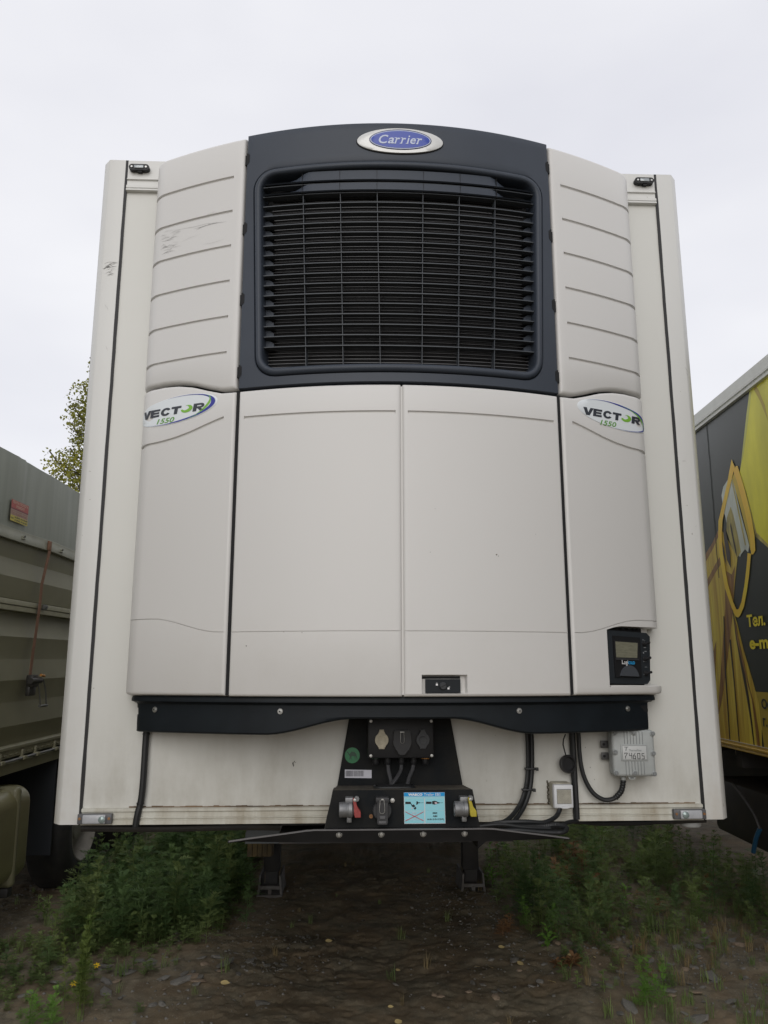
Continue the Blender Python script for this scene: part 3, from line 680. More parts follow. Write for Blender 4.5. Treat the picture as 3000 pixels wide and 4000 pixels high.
for sg in (-1, 1):
    cu = sg*0.880; sk = -0.050*sg
    if sg < 0: cu = -0.883
    W_ = 0.172
    b = MB(); disc(b, cu, 2.7225, W_, 0.0575, -0.0016, 0.0005, sk=sk, n=72); dc = b.build('model_decal', DECW, T)
    f1 = lambda a, c: S(a, c, -0.0026)
    def E(t, k=1.0, ox=0, ox2=0): return (cu+ox+W_*k*math.cos(t)+sk*k*math.sin(t)+ox2, 2.7225+0.0575*k*math.sin(t))
    rot0 = -0.32 if sg < 0 else -0.15
    def cres(k, wmax, t0, t1, ox, m_):
        bb = MB(); N_ = 40; ps = []
        for i in range(N_):
            q0, q1 = [], []
            for j in (i, i+1):
                t_ = lerp(t0, t1, j/N_); w_ = wmax*max(0.0, math.sin(PI*j/N_))**1.6+0.0006
                x, z = E(t_, k); cx_, cz_ = E(0, 0)
                L0 = math.hypot(x-cx_, z-cz_); q0.append((x-ox*math.sin(PI*j/N_)**1.6, z)); q1.append((x-ox*math.sin(PI*j/N_)**1.6-(x-cx_)/L0*w_, z-(z-cz_)/L0*w_*0.55))
            ps.append([q0[0], q0[1], q1[1], q1[0]])
        bb.shapes(ps, f1, 0.012); bb.build('decal_swoosh', m_, dc, smooth=0)
    cres(0.955, 0.017, -1.75+rot0, 2.35+rot0, 0, DECB); cres(0.955, 0.0115, -0.75+rot0, 1.35+rot0, 0.0225, DECG)
    x0 = -1.037 if sg < 0 else 0.7225
    lw = {'V': (0, .052), 'E': (.047, .092), 'C': (.093, .139), 'T': (.138, .183), 'R': (.232, .283)}
    b = MB()
    for ch, (a0, a1) in lw.items():
        zl, zh = 2.7045, 2.7360
        fl2 = lambda a, c, a0=a0, a1=a1: (x0+a0+(a1-a0)*a*.90+0.0050*(c-.1), zl+(zh-zl)*c)
        b.shapes([[fl2(*p_) for p_ in P_] for P_ in BLOCK[ch]], f1, 0.012)
    b.build('lettering', DECK, dc, smooth=0)
    b = MB(); ps = []
    cxo, czo = x0+0.207, 2.7200
    for i in range(26):
        qa = []
        for j in (i, i+1):
            t_ = lerp(-3.05, 1.95, j/26); w_ = 0.0065+0.0085*math.sin(PI*(j/26)**0.9); w_ = w_ if j < 22 else w_*(26-j)/4+0.0004
            qa.append([(cxo+0.0245*math.cos(t_)+0.004*math.sin(t_), czo+0.0150*math.sin(t_)), (cxo+(0.0245-w_*1.25)*math.cos(t_)+0.004*math.sin(t_), czo+(0.0150-w_*.75)*math.sin(t_))])
        ps.append([qa[0][0], qa[1][0], qa[1][1], qa[0][1]])
    b.shapes(ps, f1, 0.012); b.build('decal_letter_ring', DECG, dc, smooth=0)
    b = MB(); b.text('1550', (x0+0.078, x0+0.156, 2.6735, 2.6945), f1, 0.28, 0.018, 0.012); b.build('lettering', DECG2, dc, smooth=0)
# scuffs
b = MB()
def scr(b, pts, w0, f):
    for i in range(len(pts)-1):
        (a0, c0), (a1, c1) = pts[i], pts[i+1]; t0 = i/(len(pts)-1); t1 = (i+1)/(len(pts)-1)
        wa, wb = w0*math.sin(PI*max(.05, t0)), w0*math.sin(PI*min(.95, t1))
        b.shapes([[(a0, c0-wa), (a1, c1-wb), (a1, c1+wb), (a0, c0+wa)]], f, 0.03)
fs = lambda a, c: S(a, c, -0.0012)
for k, P in enumerate([[(-0.95, 3.522), (-0.90, 3.513), (-0.84, 3.508), (-0.78, 3.509), (-0.73, 3.503)], [(-0.84, 3.499), (-0.80, 3.500), (-0.76, 3.503), (-0.70, 3.500)], [(-0.83, 3.490), (-0.81, 3.4985), (-0.77, 3.504), (-0.74, 3.505)], [(-0.99, 3.48), (-0.96, 3.478), (-0.93, 3.476)], [(-0.95, 3.505), (-0.93, 3.512), (-0.90, 3.510)],
        [(-0.90, 3.452), (-0.86, 3.462), (-0.81, 3.468)], [(-0.80, 3.418), (-0.75, 3.416), (-0.70, 3.424)], [(-0.99, 3.445), (-0.97, 3.450), (-0.95, 3.446)], [(-0.985, 3.42), (-0.965, 3.424), (-0.95, 3.418)], [(-0.80, 3.545), (-0.77, 3.553), (-0.74, 3.556)]]):
    scr(b, P, [0.0005, 0.0011, 0.0015, 0.0009, 0.0008, 0.0004, 0.0004, 0.0009, 0.0008, 0.0004][k], fs)
for k in range(26):
    u = RND.uniform(-1.0, -.93); z = RND.uniform(3.42, 3.52); scr(b, [(u, z), (u+RND.uniform(.01, .03), z+RND.uniform(.0, .012)), (u+RND.uniform(.03, .05), z+RND.uniform(-.004, .012))], RND.uniform(.0002, .0008), fs)
b.build('scuff', SCUFF, T, smooth=0, kind='stuff')
b = MB(); fp = lambda a, c: (a, -0.0047, c)
for k in range(20):
    u = -1.232+RND.gauss(0, .012); z = 3.415+RND.gauss(0, .014); scr(b, [(u-.012, z-RND.uniform(0, .01)), (u, z+RND.uniform(-.003, .008)), (u+RND.uniform(.004, .02), z+RND.uniform(-.005, .008))], RND.uniform(.0005, .0022), fp)
scr(b, [(-1.258, 3.438), (-1.24, 3.447), (-1.21, 3.446), (-1.20, 3.441)], .0012, fp)
for (x_, z_) in [(-1.242, 3.25), (-1.235, 3.243), (1.262, 2.985), (1.264, 3.0), (1.258, 3.01), (-1.225, 3.06)]: scr(b, [(x_, z_), (x_+.006, z_-.012), (x_+.008, z_-.022)], .0016, fp)
scr(b, [(1.212, 2.585), (1.222, 2.586), (1.232, 2.5855)], .0012, fp)
b.build('scuff', SCUFF, T, smooth=0, kind='stuff')
b = MB()
for (x_, z_, r_) in [(-0.555, 1.80, .0022), (0.345, 2.127, .0028), (0.352, 2.122, .0015), (-0.355, 1.845, .0013), (0.10, 2.13, .0012), (-0.42, 1.848, .0012), (.12, 2.29, .001), (.5, 2.21, .001)]:
    b.shapes([[(x_+r_*math.cos(a)*(1+.4*math.sin(3*a)), z_+r_*math.sin(a)) for a in frange(0, 2*PI*.9, 8)]], lambda a, c: S(a, c, -0.0008))
b.build('paint_chip', mat('chip', (0.12, 0.10, 0.08), 0.8), T, smooth=0)
b = MB()
for (x_, z_, r_) in [(-0.40, 1.365, .004), (-0.398, 1.358, .003), (-0.395, 1.372, .0025), (-0.39, 1.369, .0015), (.74, 1.42, .0015), (.755, 1.345, .0018), (.77, 1.30, .0015), (-.97, 1.42, .002)]:
    b.shapes([[(x_+r_*.6*math.cos(a)*(1+.4*math.sin(3*a)), z_+r_*1.5*math.sin(a)) for a in frange(0, 2*PI*.9, 8)]], lambda a, c: (a, -0.0012, c))
b.build('dirt_spot', mat('dirt spot', (0.05, 0.045, 0.035), 0.8), T, smooth=0)

# ---- control panel in the right side panel
fC = lambda d: (lambda a, c: S(a, c, d))
CP = [(0.788, 1.864), (0.968, 1.858), (0.984, 1.844), (0.972, 1.678), (0.957, 1.664), (0.783, 1.667)]
b = MB(); b.prism(CP, fC(0.006), fC(0.042)); cp = b.build('control_panel', mat('control panel plastic', (0.022, 0.026, 0.030), 0.42), T)
b = MB(); b.prism([(0.807, 1.844), (0.932, 1.839), (0.928, 1.689), (0.808, 1.690)], fC(0.0015), fC(0.007)); b.build('keypad_frame', DKPL, cp)
b = MB(); b.prism([(0.810, 1.826), (0.924, 1.822), (0.924, 1.753), (0.810, 1.754)], fC(0.0005), fC(0.003)); b.build('screen_bezel', BLACK, cp)
b = MB(); b.prism([(0.8145, 1.822), (0.916, 1.818), (0.910, 1.762), (0.8145, 1.763)], fC(-0.0008), fC(0.002)); b.build('screen', SCREEN, cp)
b = MB(); b.prism([(0.8135, 1.762), (0.909, 1.760), (0.924, 1.7525), (0.8135, 1.7535)], fC(-0.0010), fC(0.002)); b.build('screen_sill', GREYPL, cp)
b = MB(); pts = [(0.826, 1.695), (0.909, 1.692)]+[(0.8685+0.0405*math.cos(a)**1.0*(1-.12*math.sin(a)), 1.694+0.0395*math.sin(a)) for a in frange(0.12, PI-0.12, 14)]
b.prism(pts, fC(-0.006), fC(0.002)); b.build('pull_tab', mat('slate tab', (0.060, 0.066, 0.075), 0.45), cp)
b = MB(); b.text('L', (0.8385, 0.8475, 1.7385, 1.7555), fC(-0.0004), 0, 0.004); b.text('ogi', (0.8475, 0.8660, 1.7325, 1.7525), fC(-0.0004), 0, 0.004); b.shapes([[(0.837, 1.7385), (0.848, 1.7385), (0.848, 1.7395), (0.837, 1.7395)], [(0.837, 1.7546), (0.843, 1.7546), (0.843, 1.7556), (0.837, 1.7556)]], fC(-0.0004)); b.build('lettering', WHITEINK, cp, smooth=0)
b = MB(); b.text('COLD', (0.8665, 0.8975, 1.7375, 1.7485), fC(-0.0004), 0, 0.03); b.build('lettering', CYANINK, cp, smooth=0)
for z in (1.816, 1.7585, 1.7045):
    b = MB(); p0 = Vector(S(0.952, z, 0.008)); b.lathe(p0, (0.25, -1, 0), [(0.010, 0), (0.010, 0.006), (0.007, 0.008), (0.007, 0.012), (0, 0.012)], 14)
    b.tube([p0+Vector((0.0, -0.010, 0)), p0+Vector((0.008, -0.016, 0.001)), p0+Vector((0.014, -0.022, 0.004))], 0.0042, 8); b.lathe(p0+Vector((0.014, -0.022, 0.004)), (0.3, -1, 0), [(0.0042, -.002), (0.0052, 0.002), (0.003, 0.005), (0, 0.006)], 10)
    b.build('toggle_switch', BLACK, cp)
b = MB()
for (x_, z_, w_, h_) in [(0.945, 1.8295, .007, .003), (.953, 1.827, .006, .0015), (0.949, 1.8005, .012, .0035), (0.951, 1.786, .012, .0028), (0.944, 1.779, .006, .006), (0.944, 1.747, .004, .005), (.950, 1.7475, .009, .0018), (.941, 1.6985, .004, .003), (.951, 1.6985, .005, .003), (.948, 1.727, .012, .002)]:
    b.shapes([[(x_, z_), (x_+w_, z_), (x_+w_*.9, z_+h_), (x_+w_*.1, z_+h_)]], fC(0.0052))
b.build('switch_symbol', mat('dim symbol', (0.22, 0.23, 0.24), 0.5), cp, smooth=0)
b = MB(); b.prism([(0.790, 1.661), (1.02, 1.659), (1.02, 1.6545), (0.786, 1.6545)], fC(0.0035), fC(0.041)); b.build('sill_lip', PANEL, cp)
for k, x_ in enumerate((0.868, 0.897, 0.925, 0.944)):
    b = MB(); p0 = Vector(S(x_, 1.876, 0.022)); b.lathe(p0, (0, 0, -1), [(0.0075, 0), (0.0065, 0.004), (0.004, 0.006), (0, 0.006)], 12); b.build('cover_screw', BLACK, cp)

# ---- black lower skirt
def sk_bot(u):
    a = abs(u); return 1.5475-0.0575*sstep(0.17, 0.50, a)
b = MB(); us = uniq(frange(-1.045, 1.015, 70)+[-1.03, -1.018, -1.005, 1.0, 0.985, .97]); prof = [(1.6225, 0.060), (1.6225, 0.024), (1.6125, 0.020), (1.6035, 0.020), (1.6005, 0.030), (1.5965, 0.036), (1.5925, 0.040), (1.5780, 0.041), (1.5540, 0.042)]
def skz(u, k):
    z, d = prof[k] if k < len(prof) else (None, None); return z, d
rows = []
for k in range(len(prof)): rows.append([(u, prof[k][0], prof[k][1]) for u in us])
rows.append([(u, lerp(sk_bot(u)+0.010, 1.5540, .45 if sk_bot(u) < 1.54 else 0.3), 0.042) for u in us]); rows.append([(u, sk_bot(u)+0.007, 0.043) for u in us]); rows.append([(u, sk_bot(u)+0.002, 0.047) for u in us]); rows.append([(u, sk_bot(u), 0.053) for u in us]); rows.append([(u, sk_bot(u)+.001, 0.10) for u in us])
G = [[b.bm.verts.new(S(*q)) for q in r_] for r_ in rows]
for i in range(len(G)-1):
    for j in range(len(us)-1):
        zc = (rows[i][j][1]+rows[i+1][j][1])/2; uc = (us[j]+us[j+1])/2
        if uc < -1.018 and 1.553 < zc < 1.580: continue
        if uc < -1.030 and 1.50 < zc < 1.5985: continue
        if uc > 0.985 and zc < 1.595 and zc > 1.40: continue
        b.bm.faces.new((G[i][j], G[i+1][j], G[i+1][j+1], G[i][j+1]))
sk = b.build('lower_skirt', SKIRT, T, smooth=30)
b = MB()
for (z, d) in ((1.592, 0.042),): pass
b.prism([(0.948, 1.583), (0.985, 1.583), (0.985, 1.560), (0.968, 1.560)], fC(0.0405), fC(0.044)); b.build('skirt_slot', BLACK, sk)
for u in (-0.927, -0.4385, 0.430, 0.888):
    b = MB(); p0 = Vector(S(u, 1.5725, 0.0405)); th = math.atan(.544*u); nr = Vector((math.sin(th), -math.cos(th), 0))
    b.lathe(p0, nr, [(0.0105, 0), (0.0105, 0.0015), (0.0095, 0.003), (0.006, 0.003), (0.006, 0.006), (0, 0.0065)], 18); b.build('bolt', STEEL, sk)
    b = MB(); b.lathe(p0+nr*0.0066, nr, [(0.003, -0.002), (0.003, 0.0003), (0, 0.0003)], 6); b.build('bolt_socket', DKPL, sk)

# ---- socket bracket and console
b = MB(); P = [(-0.182, 1.56), (0.203, 1.56), (0.250, 1.284), (-0.229, 1.284)]
b.prism(P, lambda a, c: (a, -0.030, c), lambda a, c: (a, -0.014, c)); b.build('bracket_plate', BRACK, T)
b = MB()
NF = -0.300
Q = {'bt': [(-0.229, -0.0305, 1.286), (0.250, -0.0305, 1.286)], 'ft': [(-0.240, NF+.006, 1.305), (0.246, NF+.006, 1.305)]}
b.prism([(-0.229, -0.031), (0.250, -0.031), (0.247, NF+0.004), (-0.241, NF+0.004)], lambda a, y: (a, y, 1.3055 if y < -.2 else 1.287), lambda a, y: (a, y, 1.300 if y < -.2 else 1.281)); led = b.build('console_ledge', BRDUST, T)
b = MB(); b.prism([(-0.241, 1.3060), (0.247, 1.3060), (0.272, 1.172), (-0.268, 1.172)], lambda a, c: (a, NF, c), lambda a, c: (a, -0.02, c if c < 1.2 else 1.279)); con = b.build('console', BRACK, T)
b = MB(); b.tube([(-0.086, -0.16, 1.2985), (-0.08, -0.10, 1.295), (0.04, -0.10, 1.296), (0.048, -0.16, 1.299), (0.04, -0.215, 1.303), (-0.08, -0.215, 1.303), (-0.086, -0.16, 1.2985)], 0.005, 6); b.build('cable_grommet', HOSE, led)
b = MB(); b.box(-0.08, 0.042, -0.21, -0.105, 1.2985, 1.3035); b.build('grommet_opening', BLACK, led)
# socket box
b = MB(); b.box(-0.116, 0.132, -0.120, -0.031, 1.394, 1.552, 0.006); sb = b.build('socket_box', DKPL, T)
for (x_, z_) in ((-0.104, 1.5285), (0.123, 1.5285), (-0.104, 1.4035), (0.1235, 1.4035)):
    b = MB(); b.lathe((x_, -0.119, z_), (0, -1, 0), [(0.0062, 0), (0.0062, 0.002), (0.005, 0.0035), (0, 0.004)], 14); b.build('screw', STEEL, sb)
def socket_cap(cx, cz, rx_, rz_, m_, tabt, tabb, parent, wt=0.009, y=-0.121, big=False):
    b = MB(); pts = []
    for a in frange(PI/2-0.42, -PI/2+0.5, 14): pts.append((cx+rx_*math.cos(a), cz+rz_*math.sin(a)))
    pts += [(cx+wt*1.15, cz-rz_-tabb), (cx-wt*1.15, cz-rz_-tabb)]
    for a in frange(-PI/2-0.5, -1.5*PI+0.42, 14): pts.append((cx+rx_*math.cos(a), cz+rz_*math.sin(a)))
    pts += [(cx-wt*.9, cz+rz_+tabt), (cx+wt*.9, cz+rz_+tabt)]
    b.prism(pts, lambda a, c: (a, y-0.012, c), lambda a, c: (a, y, c)); bmesh.ops.bevel(b.bm, geom=[e for e in b.bm.edges if all(v.co.y < y-0.011 for v in e.verts)], offset=0.0025, segments=2, affect='EDGES')
    b.lathe((cx, y-0.0118, cz), (0, -1, 0), [(rx_*.55, 0), (rx_*.52, 0.0025), (rx_*.3, 0.002), (0, 0.0025)], 20)
    return b.build('socket_cap', m_, parent)
socket_cap(-0.064, 1.461, 0.0250, 0.0255, CREAM, 0.012, 0.007, sb)
socket_cap(0.090, 1.461, 0.0245, 0.0250, mat('charcoal cap', (0.022, 0.024, 0.027), 0.5), 0.012, 0.007, sb)
b = MB(); pts = [(-0.020, 1.492), (-0.012, 1.497), (0.036, 1.497), (0.044, 1.492)]+[(0.0125+0.034*math.cos(a), 1.455+0.034*math.sin(a)) for a in frange(0.5, -0.85, 8)]+[(0.026, 1.412), (0.018, 1.4075), (0.006, 1.4075), (-0.002, 1.412)]+[(0.0125+0.034*math.cos(a), 1.455+0.034*math.sin(a)) for a in frange(-PI+0.85, -PI-0.5, 8)]
b.prism(pts, lambda a, c: (a, -0.142, c), lambda a, c: (a, -0.120, c)); bmesh.ops.bevel(b.bm, geom=[e for e in b.bm.edges if all(v.co.y < -.14 for v in e.verts)], offset=0.003, segments=2, affect='EDGES'); mc = b.build('socket_cap', GREYPL, sb)
b = MB(); b.tube([(0.006, -0.1445, 1.489), (0.006, -0.1445, 1.453), (0.018, -0.1445, 1.453), (0.018, -0.1445, 1.489)], 0.0009, 5, step=0.004); b.box(0.004, 0.020, -0.146, -0.143, 1.4885, 1.492, 0.0008); b.build('spring_clip', STEEL, sb)
for x_ in (-0.085, -0.040, 0.012, 0.058, 0.102):
    b = MB(); b.lathe((x_, -0.085, 1.395), (0, 0, -1), [(0.016, 0), (0.016, 0.007), (0.0135, 0.009), (0.0135, 0.020), (0.011, 0.026), (0, 0.026)], 14)
    b.build('cable_gland', DKPL, sb)
b = MB(); b.lathe((0.102, -0.085, 1.3945), (0, 0, -1), [(0.0165, 0), (0.0165, 0.005), (0, 0.005)], 14); b.build('gland_washer', ORANGE, sb)
b = MB(); b.lathe((-0.085, -0.085, 1.3945), (0, 0, -1), [(0.0165, 0), (0.0165, 0.004), (0, 0.004)], 14); b.build('gland_washer', STGDK, sb)
for P in ([(-0.039, -0.085, 1.372), (-0.036, -0.09, 1.345), (-0.028, -0.10, 1.31), (-0.028, -0.12, 1.285)], [(0.012, -0.085, 1.372), (0.010, -0.092, 1.35), (-0.012, -0.115, 1.318), (-0.046, -0.14, 1.285)], [(0.058, -0.085, 1.372), (0.054, -0.09, 1.352), (0.038, -0.105, 1.32), (0.028, -0.13, 1.285)]):
    b = MB(); b.tube(P, 0.0075, 8); b.build('cable', mat('grey cable', (0.045, 0.045, 0.048), 0.5), T)
# stickers on the bracket
fk = lambda y: (lambda a, c: (a, y, c))
b = MB(); b.shapes([ell(-0.1725, 1.3975, 0.0285, 0.0290, 32)], fk(-0.0315)); stk = b.build('round_sticker', STGREEN, T, smooth=0)
cm = [(-0.021, 0.013), (-0.019, 0.0145), (-0.0155, 0.013), (-0.014, 0.008), (-0.012, 0.005), (-0.009, 0.0075), (-0.006, 0.0105), (-0.002, 0.0145), (0.001, 0.014), (0.0025, 0.0095), (0.0045, 0.013), (0.0075, 0.0135), (0.011, 0.009), (0.0155, 0.0055), (0.0165, -0.001), (0.0185, -0.008), (0.0195, -0.0155), (0.017, -0.0155), (0.0155, -0.008), (0.0125, -0.0025), (0.0115, -0.008), (0.0125, -0.0155), (0.0105, -0.0155), (0.0085, -0.004), (0.0, -0.0025), (-0.0035, -0.0045), (-0.003, -0.0155), (-0.0055, -0.0155), (-0.0065, -0.006), (-0.009, -0.0155), (-0.0112, -0.0155), (-0.0095, -0.004), (-0.0125, 0.0), (-0.016, 0.005), (-0.0175, 0.0095), (-0.0215, 0.010)]
b = MB(); b.shapes([[(x+-0.1725, z+1.3975) for x, z in cm]], fk(-0.0322)); b.build('camel_emblem', STGDK, stk, smooth=0)
b = MB(); b.shapes([[(-0.2005, 1.3455), (-0.0985, 1.3435), (-0.0985, 1.3135), (-0.2005, 1.3155)]], fk(-0.0315)); bl = b.build('barcode_label', LABW, T, smooth=0)
b = MB(); x = -0.197; rb = random.Random(11)
while x < -0.128:
    w_ = rb.choice([0.0006, 0.001, 0.0016, 0.0022]); b.shapes([[(x, 1.3415), (x+w_, 1.3415), (x+w_, 1.3205), (x, 1.3205)]], fk(-0.0322)); x += w_+rb.choice([0.0007, 0.0011, 0.0018])
b.build('barcode', INK, bl, smooth=0)
# EBS label on the console
fe = lambda y: (lambda a, c: (a, y, c))
b = MB(); b.shapes([[(0.006, 1.2975), (0.1485, 1.2975), (0.1500, 1.1945), (0.0075, 1.1945)]], fe(-0.3012)); el = b.build('brake_label', WHITEPL, T, smooth=0)
b = MB(); b.shapes([[(0.0065, 1.297), (0.148, 1.297), (0.1482, 1.2845), (0.0067, 1.2845)]], fe(-0.3019)); b.build('label_header', LABB, el, smooth=0)
b = MB()
for q in ([(0.008, 1.2785), (0.0765, 1.2785), (0.0768, 1.237), (0.0083, 1.237)], [(0.0795, 1.2785), (0.1475, 1.2785), (0.1478, 1.237), (0.0798, 1.237)], [(0.0083, 1.2355), (0.0768, 1.2355), (0.077, 1.1965), (0.0088, 1.1965)], [(0.0798, 1.2365), (0.1478, 1.2365), (0.1485, 1.1965), (0.0802, 1.1965)]): b.shapes([q], fe(-0.3019))
b.shapes([[(0.0068, 1.2838), (0.148, 1.2838), (0.148, 1.2795), (0.0068, 1.2795)]], fe(-0.3016)); b.build('label_field', LABC, el, smooth=0)
b = MB(); b.text('WABCO', (0.021, 0.071, 1.2865, 1.2945), fe(-0.3024), 0, 0.05); b.build('lettering', WHITEINK, el, smooth=0); b = MB(); b.text('Trailer EBS', (0.076, 0.134, 1.2865, 1.2950), fe(-0.3024), 0, 0.0); b.build('lettering', WHITEINK, el, smooth=0)
b = MB(); f2 = fe(-0.3026)
b.text('EBS', (0.106, 0.122, 1.2265, 1.2320), f2, 0, 0.04); b.text('ABS', (0.106, 0.122, 1.2165, 1.2220), f2, 0, 0.04); b.text('ALB (LSV/CDF)', (0.086, 0.1445, 1.2050, 1.2115), f2, 0, 0.03)
b.build('lettering', INK, el, smooth=0, kind='stuff'); b = MB()
for ox in (0.0, 0.072):
    b.shapes([[(0.011+ox, 1.267), (0.029+ox, 1.267), (0.031+ox, 1.263), (0.029+ox, 1.2595), (0.011+ox, 1.2595)]], f2)
b.shapes([[(0.050, 1.269), (0.054, 1.268), (0.056, 1.265), (0.062, 1.265), (0.062, 1.262), (0.056, 1.262), (0.053, 1.258), (0.049, 1.257)], [(0.062, 1.264), (0.074, 1.264), (0.074, 1.263), (0.062, 1.263)], [(0.029, 1.263), (0.033, 1.260), (0.037, 1.253), (0.034, 1.251)], [(0.032, 1.2535), (0.039, 1.248), (0.046, 1.253), (0.040, 1.2585)], [(0.040, 1.2445), (0.045, 1.2405), (0.050, 1.2465), (0.045, 1.2510)],
          [(0.104, 1.268), (0.112, 1.270), (0.120, 1.268), (0.126, 1.265), (0.131, 1.264), (0.131, 1.262), (0.124, 1.260), (0.112, 1.257), (0.104, 1.259)], [(0.131, 1.2637), (0.142, 1.2637), (0.142, 1.2627), (0.131, 1.2627)]], f2); b.build('pictogram', INK, el, smooth=0, kind='stuff')
b = MB(); f3 = fe(-0.3032); b.shapes([[(0.113, 1.2655), (0.121, 1.2645), (0.122, 1.2595), (0.114, 1.2600)], [(0.033, 1.2475), (0.038, 1.2485), (0.036, 1.2430), (0.032, 1.2440)]], f3); b.text('EBS', (0.034, 0.050, 1.2265, 1.2320), f2); b.text('ALB (LSV/CDF)', (0.013, 0.072, 1.2050, 1.2110), f2); b.text('ABS', (0.035, 0.050, 1.2165, 1.2220), f2); b.build('lettering', INKP, el, smooth=0)
b = MB(); b.shapes([[(0.0105, 1.2335), (0.0125, 1.2345), (0.0745, 1.2050), (0.0735, 1.2035)], [(0.0115, 1.2035), (0.0105, 1.2050), (0.0735, 1.2345), (0.0745, 1.2330)]], fe(-0.3036)); b.build('red_cross', INKR, el, smooth=0)
# air couplings
for (cx, m_, nm) in ((-0.188, RED, 'red'), (0.2070, YELL, 'yellow')):
    b = MB(); zc = 1.2475; yc = -0.335
    b.lathe((cx-0.030, yc, zc), (1, 0, 0), [(0.017, 0.0015), (0.024, 0.0), (0.0255, 0.002), (0.0255, 0.024), (0.0245, 0.026), (0.0245, 0.030), (0.027, 0.032), (0.027, 0.044), (0.024, 0.047), (0.018, 0.050), (0.018, 0.058), (0, 0.058)], 26)
    b.lathe((cx-0.030, yc, zc), (1, 0, 0), [(0.017, 0.0015), (0.016, 0.014), (0, 0.014)], 26)
    b.box(cx-0.010, cx+0.020, yc-0.006, NF, zc+0.018, zc+0.040, 0.004); b.box(cx-0.004, cx+0.014, -0.33, NF, zc-0.044, zc-0.02, 0.004); b.cyl((cx+0.03, -0.318, zc+0.032), (cx+0.03, NF, zc+0.032), 0.009, 12)
    ac = b.build('air_coupling', ALU, T)
    b = MB(); pts = [(cx+0.016, zc+0.038), (cx+0.023, zc+0.038), (cx+0.0245, zc+0.030), (cx+0.0285, zc+0.026), (cx+0.031, zc+0.010), (cx+0.042, zc-0.001), (cx+0.044, zc-0.008), (cx+0.044, zc-0.023), (cx+0.024, zc-0.023), (cx+0.021, zc-0.014), (cx+0.020, zc+0.012)]
    b.prism(pts, lambda a, c: (a, yc-0.022, c), lambda a, c: (a, yc+0.004, c)); bmesh.ops.bevel(b.bm, geom=list(b.bm.edges), offset=0.0015, segments=1, affect='EDGES'); b.build('coupling_flap', m_, ac, label=nm+' dust flap')
    b = MB(); b.lathe((cx+0.0235, yc-0.006, zc+0.034), (0, -1, 0), [(0.005, 0), (0.005, 0.018), (0, 0.019)], 10); b.build('pivot_pin', STEEL, ac)
# EBS socket
b = MB(); b.lathe((-0.070, NF, 1.240), (0, -1, 0), [(0.033, 0), (0.033, 0.018), (0.030, 0.022), (0, 0.022)], 26)
b.box(-0.094, -0.046, -0.345, NF, 1.268, 1.288, 0.005); b.prism([(-0.088, 1.275), (-0.052, 1.275), (-0.052, 1.205), (-0.056, 1.199), (-0.084, 1.199), (-0.088, 1.205)], lambda a, c: (a, -0.344, c), lambda a, c: (a, -0.320, c))
es = b.build('brake_socket', GREYPL, T)
b = MB(); b.tube([(-0.078, -0.3465, 1.279), (-0.0795, -0.3465, 1.240), (-0.0635, -0.3465, 1.240), (-0.065, -0.3465, 1.279)], 0.0012, 5, step=0.004); b.box(-0.0745, -0.066, -0.3475, -0.344, 1.279, 1.2835); b.build('spring_clip', STEEL, es)
b = MB(); b.prism([(-0.080, 1.228), (-0.060, 1.228), (-0.062, 1.219), (-0.078, 1.219)], lambda a, c: (a, -0.3475, c), lambda a, c: (a, -0.343, c)); b.box(-0.083, -0.057, -0.347, -0.343, 1.2025, 1.211, 0.001); b.build('cap_relief', mat('cap relief', (0.09, 0.09, 0.095), 0.5), es)
b = MB(); b.lathe((-0.0335, NF, 1.272), (0, -1, 0), [(0.0085, 0), (0.0085, 0.004), (0.0065, 0.004), (0.0065, 0.009), (0, 0.010)], 6); b.build('bolt', STEEL, con)
b = MB(); b.lathe((-0.108, NF, 1.220), (0, -1, 0), [(0.007, 0), (0.0065, 0.004), (0.003, 0.004), (0, 0.002)], 12); b.build('bolt', RUST, con)
# bumper strip
b = MB(); topz = lambda x: 1.1835-0.040*max(0, min(1, (abs(x+.005)-.31)/.28)); yb = lambda x: -0.335+0.03*sstep(.3, .6, abs(x))
xs = uniq(frange(-0.596, 0.582, 40)+[-.268, -.266, .256, .258]); rows = []
def bz(x): return min(1.1405, topz(x)-.0025)
bkd = lambda x: -0.05 if abs(x+.005) < .262 else yb(x)+.012
for f in (lambda x: (x, bkd(x), topz(x)-0.002), lambda x: (x, yb(x), topz(x)), lambda x: (x, yb(x)-0.003, topz(x)-0.0022), lambda x: (x, yb(x)-0.001, topz(x)-0.006), lambda x: (x, yb(x)+0.012, bz(x)), lambda x: (x, bkd(x)+.004, bz(x)-(.03 if abs(x) < .26 else 0)+.004)):
    rows.append([b.bm.verts.new(f(x)) for x in xs])
for A, B in zip(rows, rows[1:]):
    for k in range(len(xs)-1): b.bm.faces.new((A[k], A[k+1], B[k+1], B[k]))
bs = b.build('bumper_plate', mat('bumper black', (0.016, 0.0155, 0.0155), 0.6, spec=0.25, col2=(0.009, 0.009, 0.0095), vscale=8), T)
b = MB(); xs2 = frange(-0.592, 0.578, 40)
for a0, a1 in zip(xs2, xs2[1:]):
    b.add([(a0, yb(a0)-0.0045, topz(a0)+.001), (a1, yb(a1)-0.0045, topz(a1)+.001), (a1, yb(a1)-0.0045, topz(a1)-.0028), (a0, yb(a0)-0.0045, topz(a0)-.0028), (a0, yb(a0)+.006, topz(a0)+.001), (a1, yb(a1)+.006, topz(a1)+.001)], [[0, 1, 2, 3], [0, 1, 5, 4]])
b.build('edge_highlight', mat('painted edge highlight', (0.12, 0.115, 0.115), 0.5), bs)  # pale strip that paints the highlight along the plate's top edge
